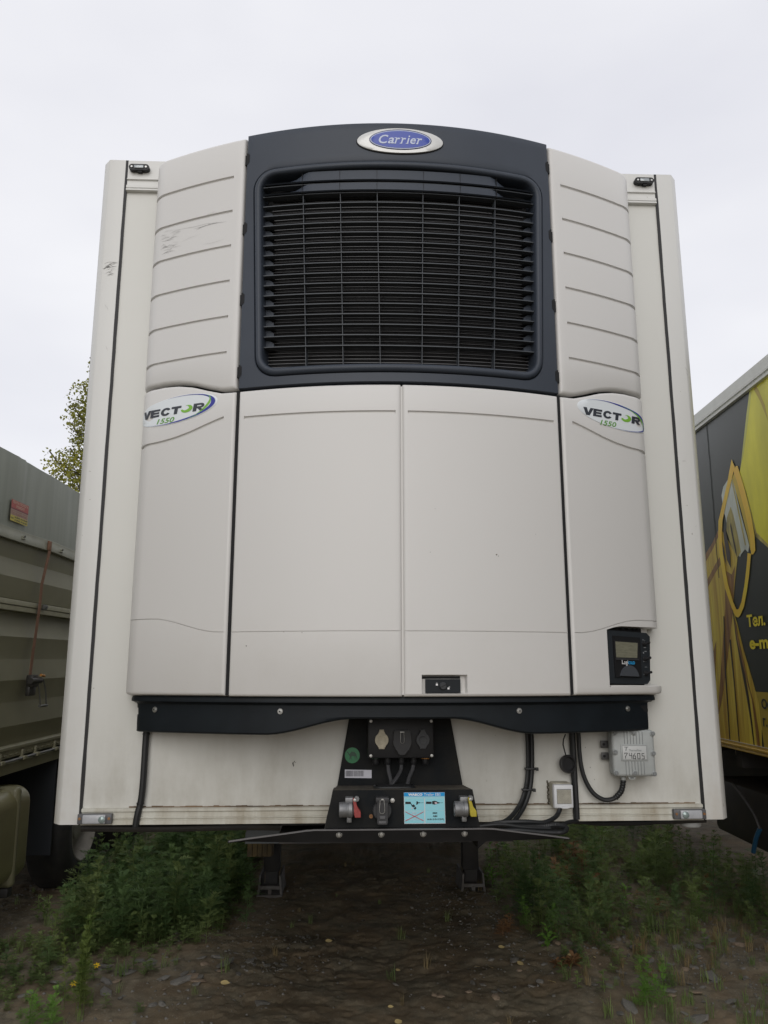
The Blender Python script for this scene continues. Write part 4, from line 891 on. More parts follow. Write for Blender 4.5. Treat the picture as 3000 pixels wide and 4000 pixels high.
for x_ in (-0.217, -0.0735, 0.0695, 0.2115):
    b = MB(); b.lathe((x_, -0.330, 1.167), (0, -1, 0), [(0.0105, 0), (0.0105, 0.004), (0.0085, 0.004), (0.0085, 0.009), (0.006, 0.013), (0, 0.014)], 12); b.build('bolt', mat('dirty steel bolt', (0.32, 0.31, 0.28), 0.5, 0.5, var=0.4, vscale=90), bs)
# underside
b = MB(); b.box(-1.18, 1.18, 0.09, 3.2, 1.125, 1.147); b.box(-0.45, 0.45, 0.03, 2.6, 1.07, 1.106); b.build('coupling_plate', CHASSIS, T)
for sx in (-1, 1):
    b = MB(); b.box(sx*0.36, sx*0.50, 2.4, 13.3, 0.85, 1.15); b.build('chassis_beam', CHASSIS, T)
for y_ in (3.4, 4.6, 5.8, 7.0, 8.2, 9.4, 10.6, 11.8): b = MB(); b.box(-1.2, 1.2, y_, y_+.1, 1.03, 1.145); b.build('cross_member', CHASSIS, T)
b = MB(); b.prism([(-0.616, 1.078), (-0.388, 1.080), (-0.391, 1.06), (-0.388, 1.045), (-0.384, 1.0), (-0.622, 1.0), (-0.62, 1.045), (-0.613, 1.06)], lambda a, c: (a, 0.40, c), lambda a, c: (a, 0.75, c)); b.build('storage_box', mat('blue grey sheet', (0.085, 0.10, 0.11), 0.5, var=0.3, vscale=9), T)
b = MB(); b.tube([(-1.20, 0.05, 1.128), (-0.9, 0.06, 1.122), (-0.6, 0.05, 1.128), (-0.45, 0.08, 1.12)], 0.012, 8); b.build('air_pipe', CHASSIS, T)
b = MB(); b.cyl((1.178, 0.10, 1.133), (1.178, 0.10, 1.108), 0.040, 20, bev=.004); b.build('underside_lamp', mat('pale lamp', (0.42, 0.43, 0.43), 0.4), T)
b = MB(); b.tube([(0.70, 0.06, 1.135), (0.9, 0.07, 1.128), (1.1, 0.06, 1.133), (1.22, .05, 1.138)], 0.009, 8); b.build('air_pipe', CHASSIS, T)
for cx in (-0.80, 0.825):
    b = MB(); b.box(cx-0.065, cx+0.065, 3.74, 3.87, 0.14, 1.10, 0.008); b.box(cx-0.05, cx+0.05, 3.755, 3.855, 0.03, 0.16); lg = b.build('landing_leg', CHASSIS, T)
    b = MB(); FT = mat('dusty foot steel', (0.16, 0.155, 0.15), 0.7, col2=(0.09, 0.08, 0.07), vscale=12)
    for s in (-1, 1): b.prism([(cx+s*0.072, 0.14), (cx+s*0.086, 0.14), (cx+s*0.092, 0.05), (cx+s*0.105, -0.02), (cx+s*0.082, -0.02)], lambda a, c: (a, 3.62, c), lambda a, c: (a, 3.98, c))
    b.box(cx-0.085, cx+0.085, 3.63, 3.66, 0.035, 0.06); b.box(cx-0.014, cx+0.014, 3.62, 3.66, -0.02, 0.04); b.box(cx-0.10, cx+0.10, 3.60, 4.0, -0.03, 0.0); b.build('foot', FT, lg)
b = MB(); b.tube([(0.36, 0.2, 1.10), (0.37, 1.5, 1.0), (0.39, 2.6, .98)], .02, 6); b.build('air_line', HOSE, T)
b = MB()
for k in range(5):
    x0 = -0.958+k*0.038; b.prism([(x0, 0.435), (x0+0.034, 0.435), (x0+0.036, 0.332), (x0+0.002, 0.332)], lambda a, c: (a, 3.40-(0.02 if c < .4 else 0), c), lambda a, c: (a, 3.46, c))
b.box(-0.965, -0.765, 3.44, 3.52, 0.33, 0.52); b.build('warning_block', mat('dirty yellow', (0.13, 0.085, 0.02), 0.7, col2=(0.03, 0.022, 0.012), vscale=9), T)
for y_ in (8.3, 9.6, 10.9):
    for sx in (-1, 1):
        b = MB(); b.lathe((sx*1.25, y_, 0.5), (-sx, 0, 0), [(0.30, 0.0), (0.47, 0.0), (0.50, 0.03), (0.50, 0.33), (0.47, 0.37), (0.2, 0.37)], 36); wh = b.build('wheel', TYRE, T)
        b = MB(); b.lathe((sx*1.25, y_, 0.5), (-sx, 0, 0), [(0.30, 0.0), (0.28, 0.02), (0.27, 0.16), (0.13, 0.18), (0.12, 0.05), (0, 0.05)], 30); b.build('rim', RIM, wh)
    b = MB(); b.cyl((-1.2, y_, 0.5), (1.2, y_, 0.5), 0.07, 12); b.build('axle', CHASSIS, T)
# ---- hoses, cables, boxes on the lower wall
b = MB(); b.tube([(-0.958, -0.022, 1.53), (-0.960, -0.020, 1.44), (-0.961, -0.020, 1.30), (-0.966, -0.018, 1.23), (-0.974, -0.020, 1.19), (-0.980, -0.018, 1.145)], 0.0125, 10); b.build('drain_hose', HOSE, T)
b = MB()
for z_, x_ in ((1.478, -0.959), (1.226, -0.9665)): b.lathe((x_, -0.020, z_-0.003), (0, 0, 1), [(0.0135, 0), (0.0145, 0.001), (0.0145, 0.006), (0.0135, 0.007)], 12)
b.build('hose_clip', HOSE, T)
b = MB(); b.tube([(0.508, -0.022, 1.53), (0.508, -0.022, 1.42), (0.505, -0.022, 1.34), (0.493, -0.028, 1.275), (0.463, -0.05, 1.216), (0.41, -0.09, 1.172), (0.35, -0.13, 1.160), (0.28, -0.16, 1.160)], 0.0085, 8, ripple=(0.006, 0.06), step=.003); b.build('conduit', HOSE, T)
b = MB(); b.tube([(0.524, -0.024, 1.53), (0.524, -0.024, 1.42), (0.520, -0.026, 1.34), (0.508, -0.034, 1.27), (0.476, -0.055, 1.206), (0.42, -0.10, 1.158), (0.36, -0.14, 1.146), (0.29, -0.16, 1.148)], 0.0085, 8); b.build('conduit', HOSE, T)
for (x_, y_, z_) in ((0.514, -0.026, 1.344), (0.499, -0.032, 1.268), (0.36, -.14, 1.152)):
    b = MB(); b.box(x_-0.022, x_+0.022, y_-0.013, y_+0.013, z_-0.004, z_+0.004, 0.002); b.box(x_+0.018, x_+0.028, y_-.018, y_-.008, z_-.006, z_+.006, .001); b.build('cable_tie', HOSE, T)
for P, rr_ in (([(0.27, -0.17, 1.155), (0.36, -0.155, 1.170), (0.46, -0.15, 1.172), (0.53, -0.135, 1.166), (0.575, -.11, 1.176), (0.60, -0.085, 1.19), (0.614, -0.075, 1.215)], 0.0085), ([(0.27, -0.18, 1.158), (0.38, -0.165, 1.160), (0.50, -0.16, 1.155), (0.57, -0.15, 1.160), (0.612, -0.14, 1.150), (0.605, -0.13, 1.135), (0.53, -0.13, 1.132), (.42, -.14, 1.138)], 0.010), ([(0.30, -0.2, 1.150), (0.42, -0.19, 1.150), (0.52, -0.18, 1.140), (0.59, -0.17, 1.138), (0.615, -0.15, 1.150)], 0.0085), ([(0.27, -0.2, 1.165), (0.36, -0.19, 1.170), (0.45, -0.18, 1.158), (0.55, -0.16, 1.150)], 0.007), ([(0.44, -.12, 1.14), (.54, -.11, 1.125), (.66, -.03, 1.15), (.8, .04, 1.13), (1.0, .05, 1.13)], .008)):
    b = MB(); b.tube(P, rr_, 8, ripple=(0.007, 0.07), step=0.0035); b.build('conduit', HOSE, T)
b = MB(); b.tube([(0.6855, -0.018, 1.53), (0.6855, -0.018, 1.40), (0.6862, -0.018, 1.30), (0.6868, -0.020, 1.20), (0.687, -0.020, 1.158)], 0.0125, 10); b.build('drain_hose', HOSE, T)
b = MB(); b.tube([(0.706, -0.030, 1.53), (0.707, -0.030, 1.46), (0.7075, -0.03, 1.40), (0.713, -0.03, 1.345), (0.728, -0.03, 1.295), (0.754, -0.032, 1.253), (0.792, -0.034, 1.230), (0.830, -0.038, 1.235), (0.855, -0.046, 1.258)], 0.0085, 10); b.build('tracker_cable', HOSE, T)
b = MB(); b.tube([(0.835, -0.040, 1.237), (0.855, -0.050, 1.262), (0.8625, -0.055, 1.290), (0.8635, -0.057, 1.310)], 0.0105, 10, ripple=(0.010, 0.09), step=.003); b.build('corrugated_sleeve', HOSE, T)
# filler cap hanging on a cord
b = MB(); b.tube([(0.648, -0.06, 1.475), (0.639, -0.06, 1.455), (0.637, -0.058, 1.435), (0.643, -0.055, 1.412), (0.648, -0.052, 1.394)], 0.0026, 6); co = b.build('cap_cord', HOSE, T)
b = MB(); nr = Vector((0.35, -1, 0.12)).normalized(); b.lathe((0.655, -0.028, 1.361), nr, [(0.0, 0.0), (0.033, 0.0), (0.0345, 0.004), (0.0345, 0.016), (0.0325, 0.018), (0.0270, 0.018), (0.0255, 0.014), (0.0255, 0.005), (0, 0.005)], 30); b.build('hanging_cap', mat('worn black cap', (0.022, 0.022, 0.023), 0.45), co)
b = MB(); b.cyl((0.655, -0.065, 1.500), (0.655, -0.065, 1.482), 0.034, 20, 0.030); b.box(.62, .69, -.1, -.03, 1.482, 1.5, .004); b.build('filler_neck', RUST, T)
# outlet box
b = MB(); b.box(0.588, 0.663, -0.060, -0.002, 1.205, 1.296, 0.008); ob = b.build('outlet_box', TANPL, T)
b = MB(); b.box(0.586, 0.660, -0.088, -0.058, 1.207, 1.2925, 0.006, 3); b.build('outlet_lid', WHITEPL, ob)
b = MB(); b.box(0.597, 0.6525, -0.0895, -0.086, 1.2235, 1.2775, 0.002); ow = b.build('window_frame', BOXDK, ob)
b = MB(); b.box(0.5985, 0.651, -0.0905, -0.0885, 1.2255, 1.2745); b.build('window', TANPL, ob)
b = MB(); k = 0
for t_ in frange(-0.045, 0.045, 15):
    x0, z0, x1, z1 = 0.6250+t_-0.026, 1.2500-0.024, 0.6250+t_+0.026, 1.2500+0.024
    def clip(x, z, x2, z2):
        if x < 0.5990: z += (z2-z)*(0.5990-x)/(x2-x); x = 0.5990
        if x2 > 0.6505: z2 -= (z2-z)*(x2-0.6505)/(x2-x); x2 = 0.6505
        return x, z, x2, z2
    if x1 < .5990 or x0 > .6505: continue
    a_, c_, a2, c2 = clip(x0, z0, x1, z1)
    b.shapes([[(a_, c_), (a_+.0014, c_), (a2, c2-.0014), (a2, c2)]], fk(-0.0912))
b.build('window_rib', BOXDK, ob, smooth=0)
b = MB(); b.prism([(0.606, 1.2115), (0.616, 1.2165), (0.634, 1.2165), (0.645, 1.2115), (0.634, 1.2085), (0.616, 1.2085)], lambda a, c: (a, -0.096, c), lambda a, c: (a, -0.086, c)); b.build('lid_tab', WHITEPL, ob)
b = MB()
for i in range(24):
    x_ = 0.5845+RND.uniform(-.002, .002); z_ = lerp(1.20, 1.295, i/23); b.box(x_-.002, x_+.003, -.003, .001, z_-.003, z_+.003)
b.build('dirty_sealant', mat('dirty sealant', (0.10, 0.085, 0.06), 0.9), ob)
# tracker box
b = MB(); b.box(0.822, 0.975, -0.060, -0.018, 1.320, 1.492, 0.014, 3); tr = b.build('tracker_box', BOXGREY, T)
b = MB(); b.box(0.8155, 0.9795, -0.100, -0.066, 1.321, 1.4925, 0.012, 3); b.build('tracker_lid', BOXGREY, tr)
b = MB(); b.box(0.8205, 0.9745, -0.068, -0.058, 1.326, 1.488, 0.01, 2); b.build('gasket', BOXDK, tr)
for (x_, z_) in ((0.826, 1.482), (0.900, 1.4825), (0.973, 1.4785), (0.8245, 1.411), (0.971, 1.406), (0.8235, 1.336), (0.896, 1.335), (0.970, 1.332)):
    b = MB(); b.lathe((x_, -0.098, z_), (0, -1, 0), [(0.0098, 0), (0.0098, 0.006), (0.0085, 0.0075), (0.0078, 0.0075), (0.0076, 0.005)], 20); bc = b.build('bolt_ring', BOXGREY, tr)
    b = MB(); b.lathe((x_, -0.102, z_), (0, -1, 0), [(0.0072, 0), (0.0072, 0.004), (0.006, 0.0055), (0, 0.0055)], 16); b.build('bolt', BOXDK, tr)
for x_ in frange(0.863, 0.933, 6):
    for (z0, z1) in ((1.440, 1.486), (1.328, 1.377)): b = MB(); b.box(x_-0.0011, x_+0.0011, -0.1015, -0.099, z0, z1); b.build('lid_rib', BOXDK, tr)
b = MB(); b.box(0.846, 0.950, -0.104, -0.099, 1.379, 1.439, 0.004); db = b.build('display_frame', BOXGREY, tr)
b = MB(); b.box(0.852, 0.944, -0.1050, -0.1035, 1.384, 1.434, 0.001); b.build('display', mat('display label', (0.50, 0.51, 0.50), 0.4), tr)
b = MB(); b.box(0.8505, 0.9455, -0.1045, -0.103, 1.3825, 1.4355); b.build('display_border', BOXDK, tr)
f4 = fk(-0.1056)
b = MB(); b.shapes([[(0.858, 1.431), (0.875, 1.431), (0.874, 1.4285), (0.869, 1.428), (0.8665, 1.416), (0.8625, 1.416), (0.8655, 1.428), (0.859, 1.4285)]], f4); b.text('ThermoFleet', (0.876, 0.925, 1.414, 1.4215), f4, 0, 0.01); b.build('lettering', BOXDK, tr, smooth=0)
b = MB()
def seg7(strokes, ox, oz, w_, h_):
    for P in strokes:
        for (x0, z0), (x1, z1) in zip(P, P[1:]):
            a = Vector((ox+x0*w_, oz+z0*h_)); c = Vector((ox+x1*w_, oz+z1*h_)); d = (c-a).normalized()*0.0011; nn = Vector((-d.y, d.x))
            b.shapes([[tuple(a-d-nn), tuple(c+d-nn), tuple(c+d+nn), tuple(a-d+nn)]], f4)
seg7([[(0, .85), (0, 1), (1, 1), (1, .9), (.25, .35), (.25, 0)]], .8595, 1.3885, .0095, .0195)
seg7([[(0, 1), (0.05, .55), (.9, .55)], [(1, 1), (1, 0)]], .8765, 1.3880, .0095, .0195)
seg7([[(.9, 1), (.1, .5), (.1, 0), (1, 0), (1, .5), (.1, .5)]], .8905, 1.3875, .0100, .0195)
seg7([[(0, 0), (0, 1), (1, 1), (1, 0), (0, 0)]], .9085, 1.3870, .0090, .0195)
seg7([[(1, 1), (.1, 1), (.1, .55), (1, .55), (1, 0), (.05, 0)]], .9250, 1.3865, .0085, .0195)
b.build('digits', INK, tr, smooth=0)
for z_ in (1.434, 1.3895):
    b = MB(); b.box(0.7945, 0.824, -0.024, -0.019, z_-0.0135, z_+0.0135, 0.002); tb = b.build('mounting_tab', mat('tab grey', (0.07, 0.07, 0.068), 0.5), tr)
    b = MB(); b.lathe((0.806, -0.0243, z_), (0, -1, 0), [(0.0052, 0), (0.0052, 0.0006), (0, 0.0006)], 14); b.build('tab_hole', BLACK, tr)
b = MB(); b.prism([(0.874, 1.3205), (0.905, 1.3195), (0.905, 1.3150), (0.900, 1.3090), (0.881, 1.3095), (0.876, 1.3155)], lambda a, c: (a, -0.082, c), lambda a, c: (a, -0.078, c)); b.build('seal_loop', BOXGREY, tr)
b = MB(); b.box(0.883, 0.897, -0.0828, -0.0815, 1.3135, 1.3160); b.build('seal_slot', BLACK, tr)
b = MB(); b.lathe((0.8635, -0.058, 1.322), (0, 0, -1), [(0.0115, 0), (0.0115, 0.004), (0.0100, 0.005), (0.0105, 0.016), (0.0085, 0.018), (0, 0.018)], 16); b.build('cable_gland', BOXGREY, tr)

# =================================================================== OLIVE TIPPER (left)
A = empty('tipper_trailer', 'olive tipper trailer with ribbed side boards, grey tarpaulin and a brown ratchet strap', 'trailer', (-2.525, 0, 0), (math.atan(0.0187), 0, -math.atan(0.03)))
YA, YE = -3.2, 9.0
def strip_profile(b, prof, y0, y1):
    n_ = 24; ys = frange(y0, y1, n_)
    rows = [[b.bm.verts.new((x, y, z)) for y in ys] for x, z in prof]
    for R1, R2 in zip(rows, rows[1:]):
        for k in range(n_): b.bm.faces.new((R1[k], R1[k+1], R2[k+1], R2[k]))
b = MB(); n_ = 240; ys = frange(YA, YE, n_); zs = [3.137, 3.117, 3.05, 2.95, 2.85, 2.75, 2.68, 2.625]
rows = []
for iz, z in enumerate(zs):
    r_ = []
    for y in ys:
        k_ = 1-abs(iz-2.5)/6
        wob = 0.010*math.sin(y*3.1+.6)+0.006*math.sin(y*7.7+1.0+z)+0.008*math.exp(-((y-2.20)/.025)**2)+0.010*math.exp(-((y-2.29)/.02)**2)-.008*math.exp(-((y-2.33)/.02)**2)+0.005*math.exp(-((y-2.78)/.03)**2)+.006*math.exp(-((y-3.12)/.03)**2)
        r_.append(b.bm.verts.new((0.008+wob*k_ if iz else -0.10, y, z)))
    rows.append(r_)
for R1, R2 in zip(rows, rows[1:]):
    for k in range(n_): b.bm.faces.new((R1[k], R1[k+1], R2[k+1], R2[k]))
tp = b.build('tarpaulin', TARP, A, smooth=60)
b = MB()
for R in (0,):
    n2 = 120; ys = frange(YA, YE, n2)
    rows = [[b.bm.verts.new((x+0.003*math.sin(y*9), y, z+0.004*math.sin(y*5))) for y in ys] for x, z in ((0.004, 2.635), (0.014, 2.628), (0.014, 2.600), (0.022, 2.585), (0.020, 2.553), (0.010, 2.550), (-0.03, 2.56))]
    for R1, R2 in zip(rows, rows[1:]):
        for k in range(n2): b.bm.faces.new((R1[k], R1[k+1], R2[k+1], R2[k]))
b.build('tarpaulin_hem', HEM, A, smooth=50)
for y_ in (1.65, 2.354, 3.032, 3.71):
    b = MB(); b.box(0.018, 0.034, y_-0.028, y_+0.028, 2.572, 2.580, 0.002); b.cyl((0.02, y_, 2.59), (0.034, y_, 2.59), 0.010, 12); b.build('hem_eyelet', HEM, A)
    b = MB(); b.cyl((0.030, y_, 2.592), (0.038, y_, 2.592), 0.007, 10); b.build('eyelet_hook', BLACK, A)
b = MB(); strip_profile(b, [(-0.03, 2.62), (-0.03, 2.55), (-0.052, 2.44), (-0.050, 2.43), (-0.025, 2.315), (-0.027, 2.305), (-0.052, 2.175), (-0.07, 2.16)], YA, YE); b.build('upper_side_board', OLIVE, A, smooth=20)
b = MB(); strip_profile(b, [(-0.07, 2.09), (-0.07, 2.06), (-0.022, 1.915), (-0.024, 1.905), (-0.050, 1.770), (-0.049, 1.758), (-0.022, 1.622), (-0.024, 1.612), (-0.050, 1.480), (-0.049, 1.468), (-0.022, 1.318), (-0.024, 1.308), (-0.050, 1.190), (-0.06, 1.185)], YA, YE); b.build('lower_side_board', OLIVE, A, smooth=20)
b = MB(); strip_profile(b, [(-0.07, 2.163), (0.000, 2.160), (0.002, 2.155), (0.002, 2.126), (-0.010, 2.1235)], YA, YE); strip_profile(b, [(-0.010, 2.1195), (0.002, 2.117), (0.002, 2.088), (-0.07, 2.084)], YA, YE); strip_profile(b, [(-.010, 2.124), (-.011, 2.119)], YA, YE); b.build('middle_rail', OLIVEL, A)
b = MB(); b.box(0.004, 0.022, 2.80, 2.86, 2.120, 2.158, 0.004); b.cyl((0.02, 2.83, 2.14), (0.036, 2.83, 2.14), 0.010, 10); b.build('rail_latch', mat('worn latch', (0.10, 0.10, 0.09), 0.5), A)
b = MB(); strip_profile(b, [(-0.06, 1.190), (-0.005, 1.186), (0.0, 1.182), (0.0, 1.165), (-0.012, 1.160), (-0.012, 1.112), (-0.02, 1.108)], YA, YE); b.build('sill_flange', OLIVEL, A)
b = MB(); y = 0.6
while y < 4.2: b.box(-0.013, -0.004, y, y+0.045, 1.128, 1.134, .001); y += 0.09
b.build('flange_weld', OLIVEL, A)
b = MB(); b.cyl((0.010, YA+.2, 1.094), (0.010, YE-.2, 1.094), 0.009, 10); b.build('hinge_rod', mat('pale rod', (0.26, 0.26, 0.25), 0.45, 0.3, var=.3, vscale=12), A)
for y_ in (1.6, 2.34, 2.68, 2.90, 3.25, 3.6):
    b = MB(); b.box(-0.012, 0.026, y_-0.028, y_+0.028, 1.080, 1.106, 0.004); b.box(-0.012, 0.004, y_-0.012, y_+0.012, 1.10, 1.150, .003); b.build('hinge', OLIVEL, A)
b = MB(); strip_profile(b, [(-0.02, 1.078), (-0.004, 1.075), (-0.004, 1.008), (-0.10, 1.005), (-.4, 1.02)], YA, YE); b.build('frame_rail', OLIVE, A)
b = MB(); b.box(-2.45, -0.09, YA, YE, 1.03, 3.08); b.build('load_body', OLIVE, A)
b = MB(); b.box(-0.75, -0.62, YA+.3, YE, 0.72, 1.03); b.box(-1.9, -1.77, YA+.3, YE, 0.72, 1.03); b.box(-2.2, -0.25, 2.2, 2.35, .85, 1.02); b.build('chassis', CHASSIS, A)
fA = lambda x: (lambda a, c: (x, a, c))
b = MB()
PTS = [(2.792, 2.616, 0.026), (2.796, 2.553, 0.030), (2.742, 2.30, 0.014), (2.730, 2.14, 0.016), (2.715, 1.98, 0.012), (2.690, 1.80, 0.010), (2.668, 1.645, 0.012)]
prev = None
for (y, z, x) in PTS:
    cur = [b.bm.verts.new((x, y-0.021, z)), b.bm.verts.new((x, y+0.021, z)), b.bm.verts.new((x+0.003, y+0.021, z)), b.bm.verts.new((x+0.003, y-0.021, z))]
    if prev:
        for k in range(4): b.bm.faces.new((prev[k], prev[(k+1) % 4], cur[(k+1) % 4], cur[k]))
    prev = cur
b.box(0.022, 0.036, 2.768, 2.818, 2.556, 2.625, 0.003); sp = b.build('ratchet_strap', STRAP, A)
b = MB(); b.box(0.002, 0.055, 2.628, 2.720, 1.570, 1.655, 0.01); b.cyl((0.045, 2.60, 1.615), (0.045, 2.77, 1.615), 0.022, 14); b.box(.0, .035, 2.63, 2.74, 1.51, 1.58, .01); b.build('strap_ratchet', mat('ratchet steel', (0.03, 0.028, 0.024), 0.5), A)
b = MB()
for y_ in (2.735, 2.845): b.tube([(0.045, y_-.02, 1.62), (0.055, y_+0.01, 1.54), (0.060, y_+.03, 1.44)], 0.006, 6)
b.cyl((0.060, 2.755, 1.435), (0.060, 2.885, 1.435), 0.010, 10); b.build('ratchet_handle', mat('grey handle', (0.09, 0.09, 0.08), 0.45), A)
b = MB(); b.cyl((0.06, 2.74, 1.652), (0.06, 2.80, 1.645), 0.010, 10); b.build('ratchet_pin', ORANGE, A)
# advertising sticker
b = MB(); SX = 0.028; b.shapes([[(2.122, 2.812), (2.388, 2.812), (2.388, 2.668), (2.122, 2.668)]], fA(SX), 0.05); sk_ = b.build('tarpaulin_sticker', mat('sticker pink white', (0.42, 0.30, 0.24), 0.5), A, smooth=0)
b = MB(); b.shapes([[(2.123, 2.811), (2.387, 2.811), (2.387, 2.757), (2.123, 2.757)]], fA(SX+.0012)); b.build('sticker_band', mat('sticker red', (0.36, 0.07, 0.06), 0.5), sk_, smooth=0)
b = MB(); b.shapes([[(2.123, 2.757), (2.387, 2.757), (2.387, 2.748), (2.123, 2.748)]], fA(SX+.0012)); b.build('sticker_band', mat('sticker maroon', (0.17, 0.03, 0.04), 0.5), sk_, smooth=0)
b = MB(); b.shapes([[(2.123, 2.708), (2.387, 2.708), (2.387, 2.669), (2.123, 2.669)]], fA(SX+.0012)); b.build('sticker_band', mat('sticker yellow', (0.48, 0.40, 0.06), 0.5), sk_, smooth=0)
fT = fA(SX+.0024); b = MB(); b.text('ТЕНТЫ ПОЛОГА', (2.135, 2.378, 2.788, 2.807), fT, 0, 0.03); b.text('РЕМОНТ', (2.195, 2.325, 2.763, 2.782), fT, 0, 0.03); b.build('lettering', mat('sticker pale', (0.55, 0.36, 0.27), 0.5), sk_, smooth=0)
b = MB(); b.text('изготовление тентов', (2.130, 2.378, 2.733, 2.743), fT, 0, 0.01); b.text('ПО ПОКРЫТИЮ', (2.135, 2.378, 2.712, 2.729), fT, 0, 0.03); b.build('lettering', mat('sticker rose ink', (0.30, 0.13, 0.10), 0.5), sk_, smooth=0)
b = MB(); b.text('8 (909) 44-70-89', (2.185, 2.380, 2.690, 2.704), fT, 0, 0.03); b.text('8 (900) 47-06-87', (2.185, 2.380, 2.672, 2.686), fT, 0, 0.03); b.text('тел.', (2.132, 2.172, 2.683, 2.693), fT, 0, 0.02); b.build('lettering', INK, sk_, smooth=0)
# tank, wheels, flap
tk0 = Matrix.Translation((0, 0, 0))
b = MB(); b.box(-0.62, 0.105, 0.9, 2.70, 0.325, 0.925, 0.11, 6); tkb = b.build('fuel_tank', TANK, A, smooth=50)
for y_ in (2.40, 1.30):
    b = MB(); b.box(-0.64, 0.112, y_, y_+.075, 0.312, 0.938, 0.115, 6); b.build('tank_strap', OLIVE, tkb, smooth=50)
    b = MB(); b.box(-0.6, 0.09, y_, y_+.075, 0.255, 0.315, 0.01); b.build('tank_bracket', CHASSIS, tkb)
b = MB(); b.box(-0.62, -0.02, 3.36, 3.375, 0.30, 1.02); b.build('mud_flap', mat('mud flap', (0.020, 0.024, 0.030), 0.6), A)
for y_ in (4.0, 5.35, 6.7):
    wx = 0.02
    for side in (1, -1):
        ax = (-1, 0, 0) if side > 0 else (1, 0, 0); px_ = wx if side > 0 else -2.5-wx
        b = MB(); b.lathe((px_, y_, 0.42), ax, [(0.300, 0.012), (0.315, 0.0), (0.40, -0.008), (0.455, 0.0), (0.490, 0.025), (0.505, 0.05), (0.505, 0.27), (0.48, 0.30), (0.3, 0.30)], 48)
        wh = b.build('wheel', TYRE, A, smooth=50)
        b = MB(); b.lathe((px_, y_, 0.42), ax, [(0.302, 0.010), (0.300, 0.004), (0.291, 0.004), (0.286, 0.016), (0.272, 0.03), (0.268, 0.12), (0.24, 0.145), (0.14, 0.155), (0.13, 0.06), (0.10, 0.05), (0, 0.05)], 44); b.build('rim', RIM, wh, smooth=50)
    b = MB(); b.cyl((-2.3, y_, 0.42), (-0.2, y_, 0.42), 0.07, 12); b.build('axle', CHASSIS, A)
for y_ in (4.0,): 
    b = MB(); b.lathe((-0.62, y_, .42), (1, 0, 0), [(0.56, 0), (0.56, 0.6), (0.575, 0.6), (0.575, 0)], 40); 
    for v in list(b.bm.verts):
        if v.co.z < 0.62: b.bm.verts.remove(v)
    b.build('mudguard', CHASSIS, A)

# =================================================================== BOX TRUCK (right)
B_ = empty('box_truck', 'dark green box truck with yellow bottle advertisement printed on its side', 'truck', (2.122, 0, 0), (math.atan(0.0107), 0, -math.atan(0.0522)))
fB = lambda x: (lambda a, c: (x, a, c))
b = MB(); b.box(0.006, 2.45, -2.6, 8.2, 1.262, 3.45); b.build('box_body', mat('white box body', (0.6, 0.6, 0.57), 0.4), B_)
b = MB(); b.shapes([[(-2.58, 1.275), (8.18, 1.275), (8.18, 3.345), (-2.58, 3.345)]], fB(0.0)); sdp = b.build('printed_side', TWALL, B_, smooth=0)
b = MB(); P = [(0.03, 3.467), (-0.012, 3.463), (-0.014, 3.395), (-0.020, 3.392), (-0.020, 3.378), (-0.012, 3.375), (-0.012, 3.362), (-0.019, 3.359), (-0.019, 3.347), (0.004, 3.343)]
strip_profile(b, P, -2.62, 8.22); b.box(0.0, 2.45, -2.62, 8.22, 3.44, 3.466); b.build('top_moulding', MOULD, B_)
b = MB(); strip_profile(b, [(0.004, 1.279), (-0.010, 1.277), (-0.012, 1.262), (-0.018, 1.259), (-0.018, 1.249), (-0.012, 1.246), (-0.016, 1.233), (-0.014, 1.228), (0.05, 1.226), (0.4, 1.24)], -2.62, 8.22); b.build('bottom_rail', ORAIL, B_)
b = MB(); b.box(-0.0115, -0.009, -2.62, 8.22, 1.2765, 1.2795); b.build('rail_highlight', MOULD, B_)
b = MB(); zz = frange(2.30, 3.34, 40); rs = random.Random(4); pr = None
for z in zz:
    y_ = 1.900+rs.uniform(-.003, .003); cur = [(y_-.006, z), (y_+.004, z)]
    if pr: b.shapes([[pr[0], pr[1], cur[1], cur[0]]], fB(-0.0022))
    pr = cur
b.build('film_seam', mat('peeling seam', (0.07, 0.08, 0.075), 0.6, col2=(0.02, 0.022, 0.02), vscale=25), sdp, smooth=0)
def pr_(name, polys, m_, k): bb = MB(); bb.shapes(polys, fB(-0.0006-0.0006*k)); return bb.build(name, m_, sdp, smooth=0)
# big yellow bottle body
pr_('printed_bottle', [[(1.238, 3.345), (1.305, 3.22), (1.372, 3.08), (1.441, 2.937), (1.465, 2.905), (1.400, 2.76), (1.345, 2.60), (1.325, 2.478), (1.17, 2.382), (0.9, 2.25), (0.3, 2.1), (0.3, 3.345)]], TYEL, 1)
pr_('printed_bottle_edge', [[(1.465, 2.905), (1.44, 2.86), (1.365, 2.66), (1.300, 2.463), (1.325, 2.478), (1.372, 2.62), (1.43, 2.80)], [(1.33, 2.48), (1.17, 2.382), (1.17, 2.40), (1.31, 2.50)]], TGLD, 2)
pr_('printed_crack', [[(1.185, 3.335), (1.16, 3.30), (1.12, 3.24), (1.07, 3.14), (1.05, 3.10), (1.07, 3.20), (1.12, 3.30), (1.15, 3.345)]], TOCH, 2)
pr_('printed_light_edge', [[(1.238, 3.345), (1.305, 3.22), (1.372, 3.08), (1.441, 2.937), (1.40, 2.98), (1.33, 3.10), (1.27, 3.22), (1.21, 3.34)]], mat('printed pale yellow', (0.55, 0.55, 0.10), 0.3), 2)
